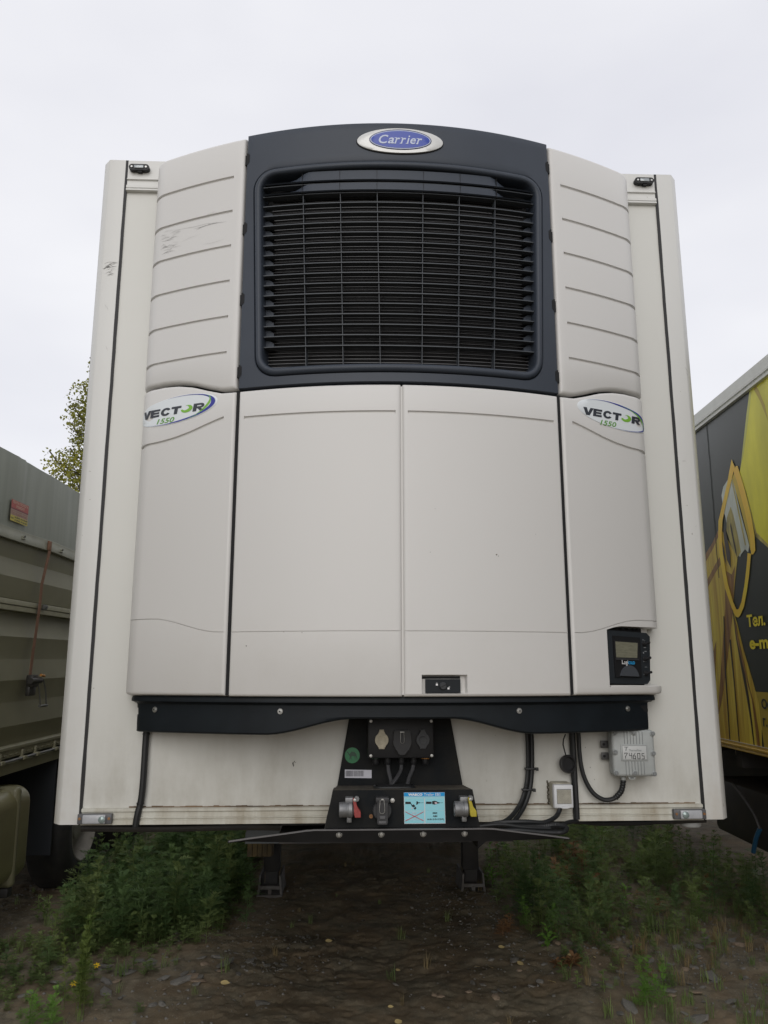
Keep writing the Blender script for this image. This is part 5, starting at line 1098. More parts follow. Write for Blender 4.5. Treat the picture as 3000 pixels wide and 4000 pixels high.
# draped film below
pr_('printed_fabric', [[(1.83, 2.62), (1.96, 2.54), (2.10, 2.48), (2.55, 2.30), (2.55, 1.276), (1.489, 1.276), (1.472, 1.382), (1.483, 1.525), (1.527, 1.633), (1.624, 1.836), (1.682, 1.994), (1.736, 2.10), (1.709, 2.138), (1.66, 2.26), (1.599, 2.389), (1.66, 2.46), (1.75, 2.56)]], TOLIVE, 1)
pr_('printed_fold', [[(1.83, 2.62), (1.96, 2.54), (2.10, 2.48), (2.6, 2.32), (2.6, 2.25), (2.10, 2.43), (1.96, 2.50), (1.85, 2.57)], [(1.80, 2.46), (1.93, 2.40), (2.09, 2.31), (2.4, 2.2), (2.4, 2.12), (2.09, 2.26), (1.93, 2.35), (1.81, 2.40)]], TBRN, 2)
pr_('printed_fold', [[(1.80, 2.34), (1.70, 2.30), (1.64, 2.35), (1.69, 2.20), (1.73, 2.06), (1.80, 1.92), (1.88, 1.75), (1.96, 1.60), (2.02, 1.50), (2.10, 1.40), (2.02, 1.62), (1.93, 1.86), (1.84, 2.10)]], TBRN, 2)
pr_('printed_fold', [[(1.735, 2.10), (1.69, 1.98), (1.665, 1.85), (1.63, 1.70), (1.60, 1.55), (1.585, 1.40), (1.58, 1.278), (1.595, 1.278), (1.61, 1.42), (1.64, 1.58), (1.68, 1.74), (1.715, 1.90)], [(1.79, 1.90), (1.785, 1.6), (1.785, 1.278), (1.80, 1.278), (1.80, 1.6), (1.815, 1.9)]], TDBRN, 3)
pr_('printed_fold', [[(1.72, 2.06), (1.66, 1.86), (1.605, 1.70), (1.57, 1.58), (1.555, 1.52), (1.60, 1.62), (1.655, 1.76), (1.70, 1.90)], [(1.57, 1.60), (1.53, 1.48), (1.51, 1.36), (1.51, 1.278), (1.545, 1.278), (1.55, 1.40)], [(2.02, 1.9), (2.1, 1.6), (2.16, 1.278), (2.3, 1.278), (2.2, 1.7)]], TBRN, 4)
pr_('printed_fold', [[(1.86, 2.05), (1.90, 1.70), (1.92, 1.278), (1.935, 1.278), (1.92, 1.72), (1.875, 2.05)], [(1.83, 2.56), (1.80, 2.44), (1.76, 2.36), (1.78, 2.48), (1.81, 2.57)]], TDBRN, 5)
# white polythene and gold facets in the loop
pr_('printed_wrap', [[(1.712, 2.869), (1.60, 2.91), (1.565, 2.88), (1.50, 2.66), (1.44, 2.50), (1.421, 2.44), (1.443, 2.403), (1.482, 2.428), (1.541, 2.405), (1.56, 2.39), (1.62, 2.45), (1.70, 2.60), (1.722, 2.678), (1.738, 2.698), (1.753, 2.819)]], TWHT, 3)
pr_('printed_facet', [[(1.70, 2.66), (1.63, 2.72), (1.60, 2.66), (1.56, 2.52), (1.54, 2.42), (1.60, 2.389), (1.66, 2.46), (1.72, 2.58)]], TGLD, 4)
pr_('printed_facet', [[(1.735, 2.60), (1.77, 2.58), (1.75, 2.40), (1.70, 2.34), (1.69, 2.44)], [(1.66, 2.60), (1.645, 2.62), (1.60, 2.44), (1.60, 2.40), (1.62, 2.43)]], TDBRN, 5)
pr_('printed_facet', [[(1.585, 2.88), (1.575, 2.885), (1.50, 2.62), (1.46, 2.45), (1.475, 2.45), (1.52, 2.62)]], TGLD, 5)
pr_('printed_facet', [[(1.575, 2.89), (1.515, 2.93), (1.45, 2.76), (1.39, 2.58), (1.375, 2.42), (1.41, 2.41), (1.43, 2.50), (1.49, 2.68)]], mat('printed amber', (0.58, 0.42, 0.02), 0.32), 4)
Lp_o = [(1.555, 3.007), (1.600, 2.945), (1.645, 2.880), (1.705, 2.81), (1.765, 2.738), (1.828, 2.665), (1.852, 2.565), (1.855, 2.464), (1.842, 2.354), (1.812, 2.225), (1.740, 2.098), (1.69, 2.038), (1.655, 2.028), (1.625, 2.038), (1.560, 2.088), (1.500, 2.18), (1.452, 2.27), (1.420, 2.35), (1.403, 2.39)]
Lp_i = [(1.52, 2.95), (1.565, 2.90), (1.610, 2.845), (1.665, 2.78), (1.715, 2.72), (1.765, 2.655), (1.795, 2.560), (1.80, 2.464), (1.788, 2.36), (1.762, 2.245), (1.708, 2.13), (1.672, 2.082), (1.648, 2.078), (1.628, 2.086), (1.588, 2.122), (1.535, 2.205), (1.492, 2.29), (1.462, 2.36), (1.448, 2.40)]
pr_('printed_strap', [[Lp_o[i], Lp_o[i+1], Lp_i[i+1], Lp_i[i]] for i in range(len(Lp_o)-1)], TORG, 6)
pr_('printed_strap', [[(1.555, 3.007), (1.52, 2.945), (1.50, 2.951), (1.48, 2.945), (1.42, 2.80), (1.36, 2.62), (1.338, 2.491), (1.345, 2.40), (1.378, 2.382), (1.403, 2.386), (1.40, 2.50), (1.44, 2.66), (1.51, 2.86), (1.54, 2.92)]], TORG, 5)
# lettering (reads towards -y)
b = MB(); fM = lambda a, c: (-0.006, -a, c)
b.text('Тел.', (-1.533, -1.297, 1.963, 2.036), fM, 0, 0.035); b.text('e-mail', (-1.524, -1.150, 1.832, 1.908), fM, 0, 0.035); b.build('lettering', TLET, sdp, smooth=0)
pr_('printed_band', [[(1.51, 1.588), (0.2, 1.588), (0.2, 1.276), (1.46, 1.276), (1.472, 1.382), (1.483, 1.525)]], TOCH, 1)
b = MB(); b.text('Оф', (-1.437, -1.30, 1.480, 1.552), fM, 0, 0.035); b.text('г.', (-1.438, -1.384, 1.395, 1.443), fM, 0, 0.035); b.build('lettering', TWALL, sdp, smooth=0)
b = MB(); b.box(0.5, 0.66, -2.3, 8.1, 0.85, 1.2); b.box(1.7, 1.86, -2.3, 8.1, .85, 1.2); b.build('chassis', CHASSIS, B_)
for y_ in (1.2, 1.85, 2.9, 4.0, 5.1): b = MB(); b.box(.03, 2.4, y_, y_+.08, 1.12, 1.25); b.build('cross_member', CHASSIS, B_)
b = MB(); b.box(0.04, 0.10, 1.90, 1.98, 1.175, 1.225, 0.015); b.build('side_lamp', mat('dusty amber lamp', (0.16, 0.12, 0.06), 0.5), B_)
b = MB(); b.box(0.12, 0.62, 1.55, 2.6, 0.62, 0.98, 0.04); b.build('battery_box', CHASSIS, B_)
b = MB(); b.tube([(0.06, 1.75, 0.78), (0.05, 1.79, 0.72), (0.05, 1.845, 0.63)], 0.014, 8); bh = b.build('blue_handle', BLUEH, B_)
b = MB(); b.tube([(0.10, 2.2, 0.98), (0.06, 2.0, 0.95), (0.05, 1.80, 0.86), (0.06, 1.75, 0.78)], 0.010, 6); b.build('cable', CHASSIS, B_)
for y_ in (-0.4, 6.6):
    for px_, ax in ((0.06, (1, 0, 0)), (2.39, (-1, 0, 0))):
        b = MB(); b.lathe((px_, y_, 0.44), ax, [(0.27, 0.02), (0.29, 0.0), (0.40, 0.0), (0.45, 0.03), (0.46, 0.06), (0.46, 0.26), (0.42, 0.30), (.2, .3)], 40); wh = b.build('wheel', TYRE, B_, smooth=50)
        b = MB(); b.lathe((px_, y_, 0.44), ax, [(0.275, 0.02), (0.25, 0.04), (0.24, 0.14), (0.12, 0.15), (0.11, 0.05), (0, 0.05)], 36); b.build('rim', CHASSIS, wh, smooth=50)
    b = MB(); b.cyl((0.2, y_, 0.44), (2.3, y_, 0.44), 0.07, 12); b.build('axle', CHASSIS, B_)

# =================================================================== PLANTS
def leafmat(name, c1_, c2_, rough=0.6, sc_=3.0):
    m = bpy.data.materials.new(name); m.use_nodes = True; n = m.node_tree.nodes; l = m.node_tree.links; p = n['Principled BSDF']
    t = n.new('ShaderNodeTexCoord'); a = n.new('ShaderNodeTexNoise'); a.inputs['Scale'].default_value = sc_; a.inputs['Detail'].default_value = 5
    r = n.new('ShaderNodeValToRGB'); r.color_ramp.elements[0].position = .35; r.color_ramp.elements[1].position = .65; r.color_ramp.elements[0].color = (*c1_, 1); r.color_ramp.elements[1].color = (*c2_, 1)
    l.new(t.outputs['Object'], a.inputs['Vector']); l.new(a.outputs['Fac'], r.inputs['Fac']); l.new(r.outputs['Color'], p.inputs['Base Color']); p.inputs['Roughness'].default_value = rough; p.inputs['Specular IOR Level'].default_value = 0.3
    tr_ = n.new('ShaderNodeBsdfTranslucent'); l.new(r.outputs['Color'], tr_.inputs['Color']); ms = n.new('ShaderNodeMixShader'); ms.inputs[0].default_value = .3
    l.new(p.outputs[0], ms.inputs[1]); l.new(tr_.outputs[0], ms.inputs[2]); l.new(ms.outputs[0], n['Material Output'].inputs['Surface'])
    MATS[name] = m; return m
WEED = leafmat('wormwood green', (0.135, 0.200, 0.065), (0.250, 0.320, 0.110))
WEED2 = leafmat('bright weed green', (0.14, 0.29, 0.045), (0.22, 0.40, 0.08))
WEEDL = leafmat('dark weed green', (0.095, 0.170, 0.060), (0.175, 0.270, 0.095))
DRY = leafmat('dry straw', (0.22, 0.17, 0.08), (0.38, 0.29, 0.15)); DRYR = leafmat('rusty dead leaf', (0.24, 0.125, 0.055), (0.40, 0.23, 0.11))
POPL = leafmat('poplar leaf', (0.11, 0.13, 0.035), (0.34, 0.33, 0.045), sc_=1.1); BARK = mat('bark', (0.10, 0.085, 0.065), 0.9, var=.4, vscale=9, stretch=(1, 1, .2))
YLF = mat('yellow fallen leaf', (0.66, 0.48, 0.18), 0.6, col2=(0.80, 0.66, 0.34), vscale=60)

def feathery(rs, h, nleaf, leafl, lean=0.15, width=0.0036, up=0.9, nlet=9):
    """one feathery-leaved stem: (V,F) tris, base at the origin"""
    V, F = [], []
    az = rs.uniform(0, 2*PI); lx, ly = math.cos(az)*lean*rs.uniform(.3, 1), math.sin(az)*lean*rs.uniform(.3, 1)
    def sp(t): return np.array([lx*t*t*h, ly*t*t*h, t*h])
    k = 5; w_ = 0.0022
    for i in range(k):
        a, c = sp(i/k), sp((i+1)/k); o = len(V)
        V += [a+[w_, 0, 0], a-[w_*.5, w_, 0], a-[w_*.5, -w_, 0], c+[w_*.8, 0, 0], c-[w_*.4, w_*.8, 0], c-[w_*.4, -w_*.8, 0]]
        for q in range(3): F += [(o+q, o+(q+1) % 3, o+3+q), (o+(q+1) % 3, o+3+(q+1) % 3, o+3+q)]
    for i in range(nleaf):
        t = 0.12+0.88*(i+rs.random())/nleaf; p = sp(t); a = i*2.4+rs.uniform(-.5, .5); ll = leafl*rs.uniform(.6, 1.1)*(1.05-0.55*t); el = up*rs.uniform(.3, 1.0)*(.5+.7*t)
        d = np.array([math.cos(a)*math.cos(el), math.sin(a)*math.cos(el), math.sin(el)]); side = np.array([-math.sin(a), math.cos(a), 0]); nrm = np.cross(side, d)
        cur = lambda s: p+d*ll*s-np.array([0, 0, ll*.35*s*s])
        a0, a1 = cur(0), cur(1); o = len(V); V += [a0-side*width*.3, a0+side*width*.3, a1]; F.append((o, o+1, o+2))
        for j in range(nlet):
            s = (j+.6)/nlet; q = cur(s); L_ = ll*.50*math.sin(PI*min(1, s*.75+.22))*rs.uniform(.75, 1.15)
            for sg in (-1, 1):
                e = q+(side*sg*.85+d*.65+nrm*rs.uniform(-.25, .25))*L_; m_ = (q+e)/2; o = len(V)
                V += [q, m_+d*width, e, m_-d*width]; F += [(o, o+1, o+2), (o, o+2, o+3)]
    return np.array(V), np.array(F)
def broad(rs, h, nleaf, leafl):
    V, F = [], []; lx, ly = rs.uniform(-.2, .2), rs.uniform(-.2, .2)
    sp = lambda t: np.array([lx*t*t*h, ly*t*t*h, t*h]); k = 4; w_ = .002
    for i in range(k):
        a, c = sp(i/k), sp((i+1)/k); o = len(V); V += [a+[w_, 0, 0], a-[w_, w_, 0], c+[w_, 0, 0], c-[w_, w_, 0]]; F += [(o, o+1, o+2), (o+1, o+3, o+2)]
    for i in range(nleaf):
        t = .15+.85*(i+rs.random())/nleaf; p = sp(t); a = i*2.4; ll = leafl*rs.uniform(.6, 1.1)*(1.1-.5*t); el = rs.uniform(.0, .7)
        d = np.array([math.cos(a)*math.cos(el), math.sin(a)*math.cos(el), math.sin(el)]); s = np.array([-math.sin(a), math.cos(a), 0])*ll*.2
        o = len(V); dr = np.array([0, 0, -ll*.15]); up_ = np.array([0, 0, ll*.06])
        V += [p, p+d*ll*.35+s+up_, p+d*ll*.35-s+up_, p+d*ll*.7+s*.7+up_, p+d*ll*.7-s*.7+up_, p+d*ll+dr, p+d*ll*.4]
        F += [(o, o+1, o+6), (o, o+6, o+2), (o+1, o+3, o+6), (o+6, o+4, o+2), (o+3, o+5, o+6), (o+6, o+5, o+4)]
    return np.array(V), np.array(F)
def grass(rs, h, n_):
    V, F = [], []
    for i in range(n_):
        a = rs.uniform(0, 2*PI); b0 = np.array([rs.uniform(-.02, .02), rs.uniform(-.02, .02), 0]); hh = h*rs.uniform(.5, 1.1); ln = rs.uniform(.1, .7)*hh; d = np.array([math.cos(a), math.sin(a), 0]); s = np.array([-math.sin(a), math.cos(a), 0])*.0014
        o = len(V); V += [b0-s, b0+s, b0+d*ln*.35-s+[0, 0, hh*.6], b0+d*ln*.35+s+[0, 0, hh*.6], b0+d*ln+[0, 0, hh]]; F += [(o, o+1, o+2), (o+1, o+3, o+2), (o+2, o+3, o+4)]
    return np.array(V), np.array(F)
def place(protos, spots, name, m_, parent=None):
    Vs, Fs, off = [], [], 0
    for (x, y, s, a, k) in spots:
        V, F = protos[k]; c, si = math.cos(a), math.sin(a); W = V*s; W2 = np.stack([W[:, 0]*c-W[:, 1]*si+x, W[:, 0]*si+W[:, 1]*c+y, W[:, 2]+float(gz(x, y))-0.005], 1)
        Vs.append(W2); Fs.append(F+off); off += len(V)
    me = bpy.data.meshes.new(name); np_mesh(me, np.concatenate(Vs), np.concatenate(Fs), 3); me.materials.append(m_); o = bpy.data.objects.new(name, me); COL.objects.link(o)
    if parent: o.parent = parent
    return o
rs = random.Random(21)
PF = [feathery(rs, rs.uniform(.22, .42), rs.randint(16, 24), rs.uniform(.11, .17)) for _ in range(10)]
PS = [feathery(rs, rs.uniform(.06, .13), rs.randint(8, 12), rs.uniform(.06, .09), up=.6) for _ in range(6)]
PB = [broad(rs, rs.uniform(.12, .25), rs.randint(8, 14), rs.uniform(.07, .11)) for _ in range(5)]
PG = [grass(rs, rs.uniform(.06, .12), 16) for _ in range(6)]
def scatter(n_, fdens, box, smin, smax, kinds, seed, lump=0.55):
    r = random.Random(seed); out = []; tries = 0
    while len(out) < n_ and tries < n_*60:
        tries += 1; x = r.uniform(box[0], box[1]); y = r.uniform(box[2], box[3])
        if r.random() < fdens(x, y): out.append((x, y, r.uniform(smin, smax)*(1-lump+2*lump*float(vnoise(np.array(x*2.3+40), np.array(y*2.3+40), 17))), r.uniform(0, 2*PI), r.randrange(kinds)))
    return out
def left_bed(x, y):
    xl = -2.15 if y < 3.6 else -2.3
    edge = -1.00 - 0.10*max(0, 3.0-y)*1.0 + 0.10*math.sin(y*4)
    if y < 2.35: edge = -1.25
    base = sstep(xl-.1, xl+.25, x)*(1-sstep(edge-.18, edge+.05, x)); return base*sstep(1.95, 2.75, y+.25*math.sin(x*5))
def right_bed(x, y):
    e0 = 0.88+.08*math.sin(y*3)+0.0*max(0, 2.8-y); lim = 2.15+.35*math.sin(x*3.3+.5)
    return sstep(e0, e0+.25, x)*(1-sstep(3.0, 3.4, x))*sstep(lim, lim+.7, y)
o = place(PF, scatter(340, left_bed, (-2.5, -.6, 1.9, 6.8), .7, 1.15, 10, 1), 'weeds', WEEDL); tag(o, 'dense dark green feathery weeds filling the bed left of the trailer', 'weeds', kind='stuff')
o = place(PF, scatter(150, left_bed, (-2.5, -.6, 1.9, 6.8), .7, 1.25, 10, 51), 'weeds', WEED); tag(o, 'lighter green feathery weeds mixed through the left bed', 'weeds', kind='stuff')
o = place(PF, scatter(110, right_bed, (.7, 3.6, 1.9, 6.8), .5, 1.0, 10, 53), 'weeds', WEEDL); tag(o, 'darker green feathery weeds mixed through the right bed', 'weeds', kind='stuff')
o = place(PF, scatter(26, right_bed, (.7, 3.6, 2.0, 6.0), .4, .9, 10, 54), 'dead_weeds', DRYR); tag(o, 'rusty brown dead stalks standing among the green weeds on the right', 'weeds', kind='stuff')
o = place(PB, scatter(70, lambda x, y: max(left_bed(x, y), right_bed(x, y)), (-2.5, 3.3, 1.9, 5.5), .6, 1.1, 5, 55), 'broadleaf_weeds', WEED2); tag(o, 'pale broad leaved weeds scattered through both beds', 'weeds', kind='stuff')
o = place(PS, scatter(600, lambda x, y: left_bed(x, y+.35), (-2.6, -.6, 1.5, 5.5), .7, 1.3, 6, 2), 'low_weeds', WEED); tag(o, 'low green weeds at the foot of the left bed', 'weeds', kind='stuff')
o = place(PF, scatter(230, right_bed, (.7, 3.6, 1.9, 6.8), .6, 1.05, 10, 3), 'weeds', WEED); tag(o, 'patchy green feathery weeds growing under the right half of the trailer', 'weeds', kind='stuff')
o = place(PS, scatter(300, lambda x, y: .25+.75*right_bed(x, y+.3) if x > 1.0 else right_bed(x, y+.3), (.8, 3.2, 1.5, 4.8), .6, 1.2, 6, 4), 'low_weeds', WEED); tag(o, 'small green weeds scattered among stones on the right', 'weeds', kind='stuff')
def mixd(x, y): return (.9 if x > 1.0 else .25 if x < -1.2 else .06)*(1 if y < 3.4 else .6)
o = place(PG, scatter(380, mixd, (-2.7, 3.2, 1.0, 4.6), .6, 1.2, 6, 5), 'grass', WEED); tag(o, 'thin green grass tufts on the muddy ground', 'grass', kind='stuff')
o = place(PG, scatter(260, lambda x, y: .9 if x > 1.1 and y > 1.6 else .025, (-2.4, 3.2, 1.1, 4.8), .45, 1.0, 6, 6), 'dry_grass', DRY); tag(o, 'dry straw coloured grass among the weeds and stones', 'grass', kind='stuff')
o = place(PS, scatter(260, lambda x, y: 1-sstep(-1.9, -1.2, x), (-3.0, -1.2, 1.3, 2.6), .5, 1.0, 6, 61), 'low_weeds', WEED); tag(o, 'sparse low green growth on the mud at the far left', 'weeds', kind='stuff')
def plant(name, label, x, y, protos, n_, spread_, smin, smax, m_, seed, cat='weed'):
    r = random.Random(seed); sp = [(x+r.gauss(0, spread_), y+r.gauss(0, spread_), r.uniform(smin, smax), r.uniform(0, 6.28), r.randrange(len(protos))) for _ in range(n_)]
    o = place(protos, sp, name, m_); tag(o, label, cat); return o
TALL = [feathery(rs, rs.uniform(.42, .52), 26, .07, lean=.10, up=1.1) for _ in range(3)]
plant('tall_weed', 'slim yellow green weed standing at the lower left edge of the photo', -1.56, 1.36, TALL, 7, .03, .8, 1.1, leafmat('yellow green weed', (0.13, 0.22, 0.05), (0.26, 0.30, 0.09)), 31)
plant('leafy_weed', 'bright lime green feathery weed at the lower left corner', -1.66, 1.22, PF, 5, .035, .5, .7, WEED2, 32)
plant('leafy_weed', 'bright green feathery weed at the bottom edge right of the middle', 1.42, 1.34, PF, 6, .04, .45, .65, WEED2, 33)
plant('leafy_weed', 'single green seedling rising from the front of the right bed', 1.05, 2.62, PF, 2, .012, .5, .62, WEED2, 34)
plant('bushy_weed', 'bushy green weed in front of the dark gap beside the box truck', 2.42, 3.75, PF, 12, .13, 1.0, 1.4, WEED, 35)
plant('bushy_weed', 'dark dense weed clump jutting out at the front of the left bed', -1.18, 2.72, PF, 9, .09, .8, 1.15, WEEDL, 36)
plant('bushy_weed', 'dark green weed clump at the left edge of the right bed', 1.16, 2.95, PF, 8, .06, 1.0, 1.3, WEEDL, 37)
plant('broadleaf_weed', 'pale broad leaved weed beside the tipper wheel', -2.12, 3.25, PB, 9, .10, .8, 1.2, WEED, 38)
plant('broadleaf_weed', 'broad leaved weed growing right in front of the fuel tank', -2.32, 2.95, PB, 5, .07, .8, 1.1, WEED, 39)
plant('dead_weed', 'rusty brown dead weed lying on the stones lower right of the middle', 1.14, 1.93, [broad(rs, .05, 12, .10) for _ in range(2)], 4, .04, .6, 1.0, DRYR, 40)
plant('dead_weed', 'thin dry straw stalks standing among stones at the lower right', 1.62, 2.10, PG, 3, .02, 1.4, 1.9, DRY, 41)
plant('dead_weed', 'reddish brown dried weed in front of the right bed', 0.86, 2.55, PS, 4, .04, .9, 1.3, DRYR, 42)
plant('dead_weed', 'yellowed dry weed stalk under the lower right corner of the trailer', 1.88, 4.4, PS, 3, .04, 1.6, 2.3, DRYR, 43)

# =================================================================== STONES, LEAVES
def stone_mesh(r, flat=.45):
    bm = bmesh.new(); bmesh.ops.create_icosphere(bm, subdivisions=1, radius=1)
    sx, sy, sz = r.uniform(.7, 1.2), r.uniform(.5, .9), r.uniform(.6, 1.0)*flat
    for v in bm.verts: v.co = Vector((v.co.x*sx, v.co.y*sy, v.co.z*sz))*r.uniform(.72, 1.15)
    me = bpy.data.meshes.new('stone'); bm.to_mesh(me); bm.free(); return me
STM = mat('grey slate stone', (0.25, 0.24, 0.22), 0.75, col2=(0.13, 0.12, 0.10), vscale=22, bump=.3, bscale=90)
STM2 = mat('tan stone', (0.34, 0.26, 0.18), 0.8, col2=(0.20, 0.15, 0.11), vscale=25)
rs = random.Random(77)
sm = [stone_mesh(rs) for _ in range(10)]
for i, m_ in enumerate(sm): m_.materials.append(STM2 if i in (2, 7) else STM)
zones = [(-1.15, 1.85, .40, .28, 34), (-1.45, 1.65, .28, .22, 22), (-.75, 2.0, .18, .14, 12), (1.75, 2.15, .50, .25, 46), (1.55, 1.45, .35, .22, 26), (2.1, 1.6, .3, .3, 18), (1.35, 2.95, .2, .4, 16), (.55, 1.5, .35, .2, 18), (2.0, 3.1, .4, .4, 14)]
cnt = 0
for zi, (cx, cy, ax_, ay_, n_) in enumerate(zones):
    for _ in range(n_):
        x, y = rs.gauss(cx, ax_), rs.gauss(cy, ay_); big = 1.35 if zi in (0, 2, 4) else 1.0; s = big* rs.choice([.016, .022, .028, .036, .046])*rs.uniform(.8, 1.15)
        k = rs.randrange(10); o = bpy.data.objects.new('stone', sm[k]); COL.objects.link(o); o.location = (x, y, float(gz(x, y))+s*.12); o.scale = (s, s, s*(.6 if big > 1 else .9)); o.rotation_euler = (rs.uniform(-.3, .3), rs.uniform(-.3, .3), rs.uniform(0, 6.28))
        size = 'tiny' if s < .020 else 'small' if s < .027 else 'medium' if s < .036 else 'large'
        where = ['beside the left weed bed', 'at the lower left corner', 'on bare mud left of the middle', 'under the right weed bed', 'near the rusty dead weed', 'at the lower right corner', 'at the left edge of the right weed bed', 'among yellow leaves in the middle', 'deep in the right weed bed'][zi]
        tag(o, size+(' tan' if k in (2, 7) else ' grey')+' stone sunk in mud '+where, 'stone', 'stones lying on the mud'); cnt += 1
# gravel as one object
r = np.random.RandomState(5); Ng = 6500; gx_ = r.uniform(-2.8, 3.1, Ng*2); gy_ = r.uniform(1.0, 4.6, Ng*2)
keep = r.rand(Ng*2) < np.clip((vnoise(gx_*1.4+2, gy_*1.4+1, 12)-.35)*2.2, .05, 1); gx_, gy_ = gx_[keep][:Ng], gy_[keep][:Ng]; Ng = len(gx_)
base = np.array([(1, 0, 0), (-.5, .85, 0), (-.5, -.85, 0), (0, 0, .6), (0, 0, -.6), (.4, .5, .35)]); fb = np.array([(0, 5, 3), (5, 1, 3), (1, 2, 3), (2, 0, 3), (0, 2, 4), (2, 1, 4), (1, 0, 4), (0, 1, 5)])
sz = .003+.014*r.rand(Ng)**2.5; an = r.rand(Ng)*6.28; jit = r.uniform(.6, 1.3, (Ng, 6, 3)); W = base[None]*jit*sz[:, None, None]
c_, s_ = np.cos(an)[:, None], np.sin(an)[:, None]; X_ = W[..., 0]*c_-W[..., 1]*s_+gx_[:, None]; Y_ = W[..., 0]*s_+W[..., 1]*c_+gy_[:, None]; Z_ = W[..., 2]+gz(gx_, gy_)[:, None]+.001
me = bpy.data.meshes.new('gravel'); np_mesh(me, np.stack([X_, Y_, Z_], -1).reshape(-1, 3), (fb[None]+(np.arange(Ng)*6)[:, None, None]).reshape(-1, 3), 3); me.materials.append(STM); o = bpy.data.objects.new('gravel', me); COL.objects.link(o); tag(o, 'fine grey gravel and stone chips strewn over the mud', 'gravel', kind='stuff')
def leaf_obj(x, y, s, a, label, m_, curl=.25):
    b = MB(); pts = [(math.cos(t)*.62*(1+.12*math.sin(t*3)), math.sin(t)*.5) for t in frange(0, 2*PI*11/12, 11)]
    c = b.bm.verts.new((0, 0, 0)); vs = [b.bm.verts.new((p[0]+(.25 if i == 0 else 0), p[1], curl*(p[1]**2*1.6+p[0]*.2))) for i, p in enumerate(pts)]
    for i in range(12): b.bm.faces.new((c, vs[i], vs[(i+1) % 12]))
    o = b.build('fallen_leaf', m_, None, smooth=60); o.location = (x, y, float(gz(x, y))+.006+s*.1); o.scale = (s, s, s); o.rotation_euler = (.35, .1, a); tag(o, label, 'leaf', 'fallen leaves'); return o
for x, y, s, a, lb in [(.789, 2.24, .032, .5, 'squarish tan leaf below the right landing leg'), (.848, 1.95, .040, 1.0, 'largest round yellow leaf right of the middle'), (.667, 1.936, .030, 2.0, 'tan leaf just left of the largest round yellow leaf'), (.595, 1.981, .028, 2.6, 'slanted yellow leaf second left of the largest round leaf'), (.967, 1.66, .038, 2.2, 'pale oval leaf beside the rusty dead weed'),
        (.118, 1.972, .024, .9, 'small tan leaf alone on mud in the middle'), (.075, 1.229, .034, .8, 'tan leaf at the bottom edge in the middle'), (.046, 1.434, .022, .3, 'small pale leaf low in the middle'), (1.179, 2.063, .022, 0, 'small pale leaf left of the dry straw stalks'), (1.321, 2.036, .020, 1.5, 'tiny orange leaf above the rusty dead weed'),
        (-.303, 2.383, .034, .6, 'tan leaf on bare mud left of the middle'), (-.867, 1.716, .036, 0., 'pale yellow oval leaf lower left of the middle')]: leaf_obj(x, y, s, a, lb, YLF)
YF = mat('yellow petal', (0.85, 0.60, 0.01), 0.5)
for x, y, lb in [(-1.644, 1.949, 'small bright yellow flower behind the slim weed at lower left'), (-1.687, 1.689, 'lowest bright yellow flower at lower left')]:
    b = MB()
    for k in range(7):
        a = k*.9; b.poly([(0, 0, 0), (.014*math.cos(a-.35), .014*math.sin(a-.35), .006), (.024*math.cos(a), .024*math.sin(a), .004), (.014*math.cos(a+.35), .014*math.sin(a+.35), .006)])
    o = b.build('yellow_flower', YF, None, smooth=0); o.location = (x, y, float(gz(x, y))+.02); o.rotation_euler = (.5, 0, 0); tag(o, lb, 'flower', 'yellow flowers')

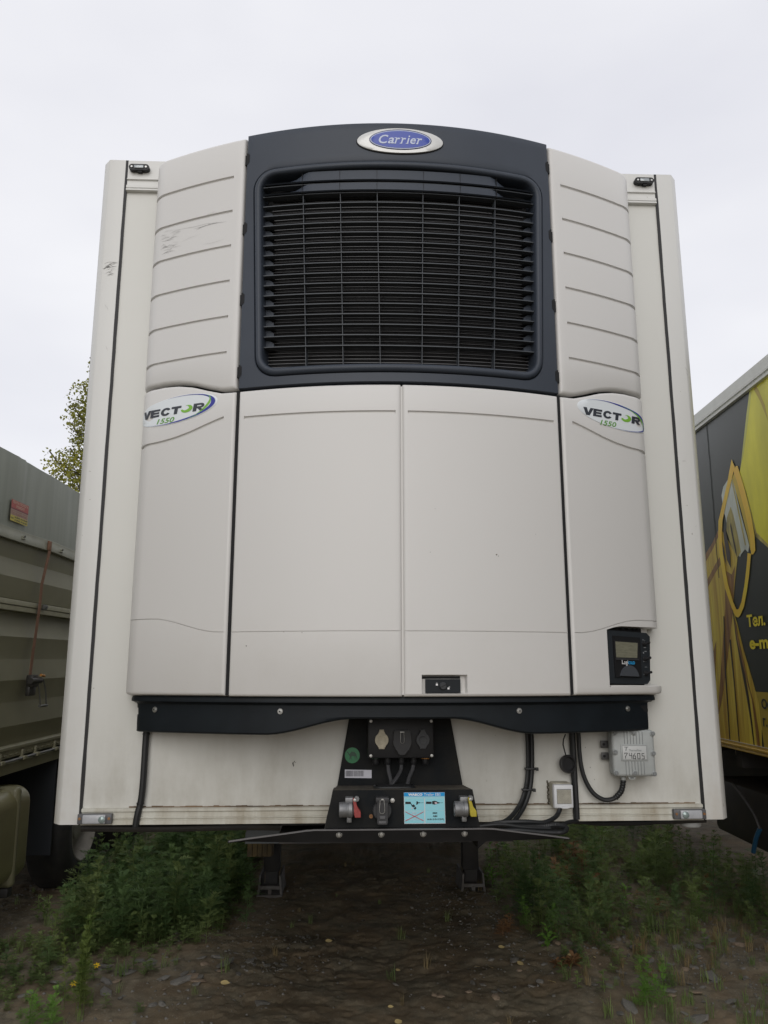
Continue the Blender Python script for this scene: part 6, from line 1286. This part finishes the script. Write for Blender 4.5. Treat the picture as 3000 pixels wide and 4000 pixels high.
# =================================================================== TREE
TR = empty('poplar_tree', 'leafy poplar tree with yellowing leaves rising behind the tipper trailer', 'tree', (-4.6, 14.4, 0))
b = MB(); rt_ = random.Random(9)
b.tube([(0, 0, -.1), (.05, 0, 2), (-.05, .05, 4.5), (.05, 0, 7), (0, 0, 9.0)], .15, 9, step=.4)
for v in b.bm.verts: f_ = max(.08, 1-v.co.z/9.3); v.co.x *= f_ if abs(v.co.x) < .3 else 1; v.co.y *= f_
b.build('trunk', BARK, TR)
clusters = [(-1.45, -.3, 7.75, .48), (-1.62, -.3, 7.35, .38), (-1.25, -.3, 8.15, .33), (-1.35, -.3, 8.6, .22), (-1.30, -.3, 7.2, .5), (-1.55, -.3, 6.85, .28), (-1.30, -.3, 6.70, .42), (-1.60, -.3, 6.35, .36), (-2.02, -.3, 6.30, .34), (-1.80, -.3, 6.05, .36), (-1.35, -.3, 6.1, .5), (-1.45, -.3, 5.6, .4), (-1.7, -.2, 5.3, .6), (-1.9, 0, 4.8, .6)]
for _ in range(46):
    a = rt_.uniform(0, 2*PI); zc = rt_.uniform(4.3, 9.1); rr = 1.5*math.sqrt(max(.02, 1-((zc-6.4)/3.0)**2))*rt_.uniform(.3, .9); x = math.cos(a)*rr
    if x < -1.0: continue
    clusters.append((x, math.sin(a)*rr, zc, rt_.uniform(.35, .6)))
b = MB()
for (x, y, z, r0) in clusters:
    b.tube([(0, 0, max(2.5, z-1.3)), (x*.5, y*.5, z-.55), (x, y, z), (x*1.08-.05, y*1.05, z+r0*.8)], .016, 4, step=.25)
    for _ in range(3): b.tube([(x*.8, y*.8, z-.2), (x+rt_.uniform(-r0, r0), y+rt_.uniform(-r0, r0), z+rt_.uniform(-.2, r0))], .006, 3, step=.5)
b.build('branches', BARK, TR)
Vs, Fs = [], []
for (x, y, z, r0) in clusters:
    for _ in range(int(430*(r0/.45)**2)):
        d = Vector((rt_.gauss(0, 1), rt_.gauss(0, 1), rt_.gauss(0, 1))).normalized()*r0*(rt_.random()**.45)*1.1; p = Vector((x, y, z))+d; s = rt_.uniform(.042, .074)
        n1 = Vector((rt_.gauss(0, 1), rt_.gauss(0, 1), rt_.gauss(0, 1)-.6)).normalized(); n2 = n1.cross(Vector((rt_.gauss(0, 1), rt_.gauss(0, 1), rt_.gauss(0, 1)))).normalized(); o_ = len(Vs)
        Vs += [p, p+n1*s*.45+n2*s*.42, p+n1*s*1.25, p+n1*s*.45-n2*s*.42]; Fs += [(o_, o_+1, o_+2), (o_, o_+2, o_+3)]
me = bpy.data.meshes.new('crown'); np_mesh(me, np.array([tuple(v) for v in Vs]), np.array(Fs), 3); me.materials.append(POPL); o = bpy.data.objects.new('crown', me); COL.objects.link(o); o.parent = TR; o['kind'] = 'stuff'
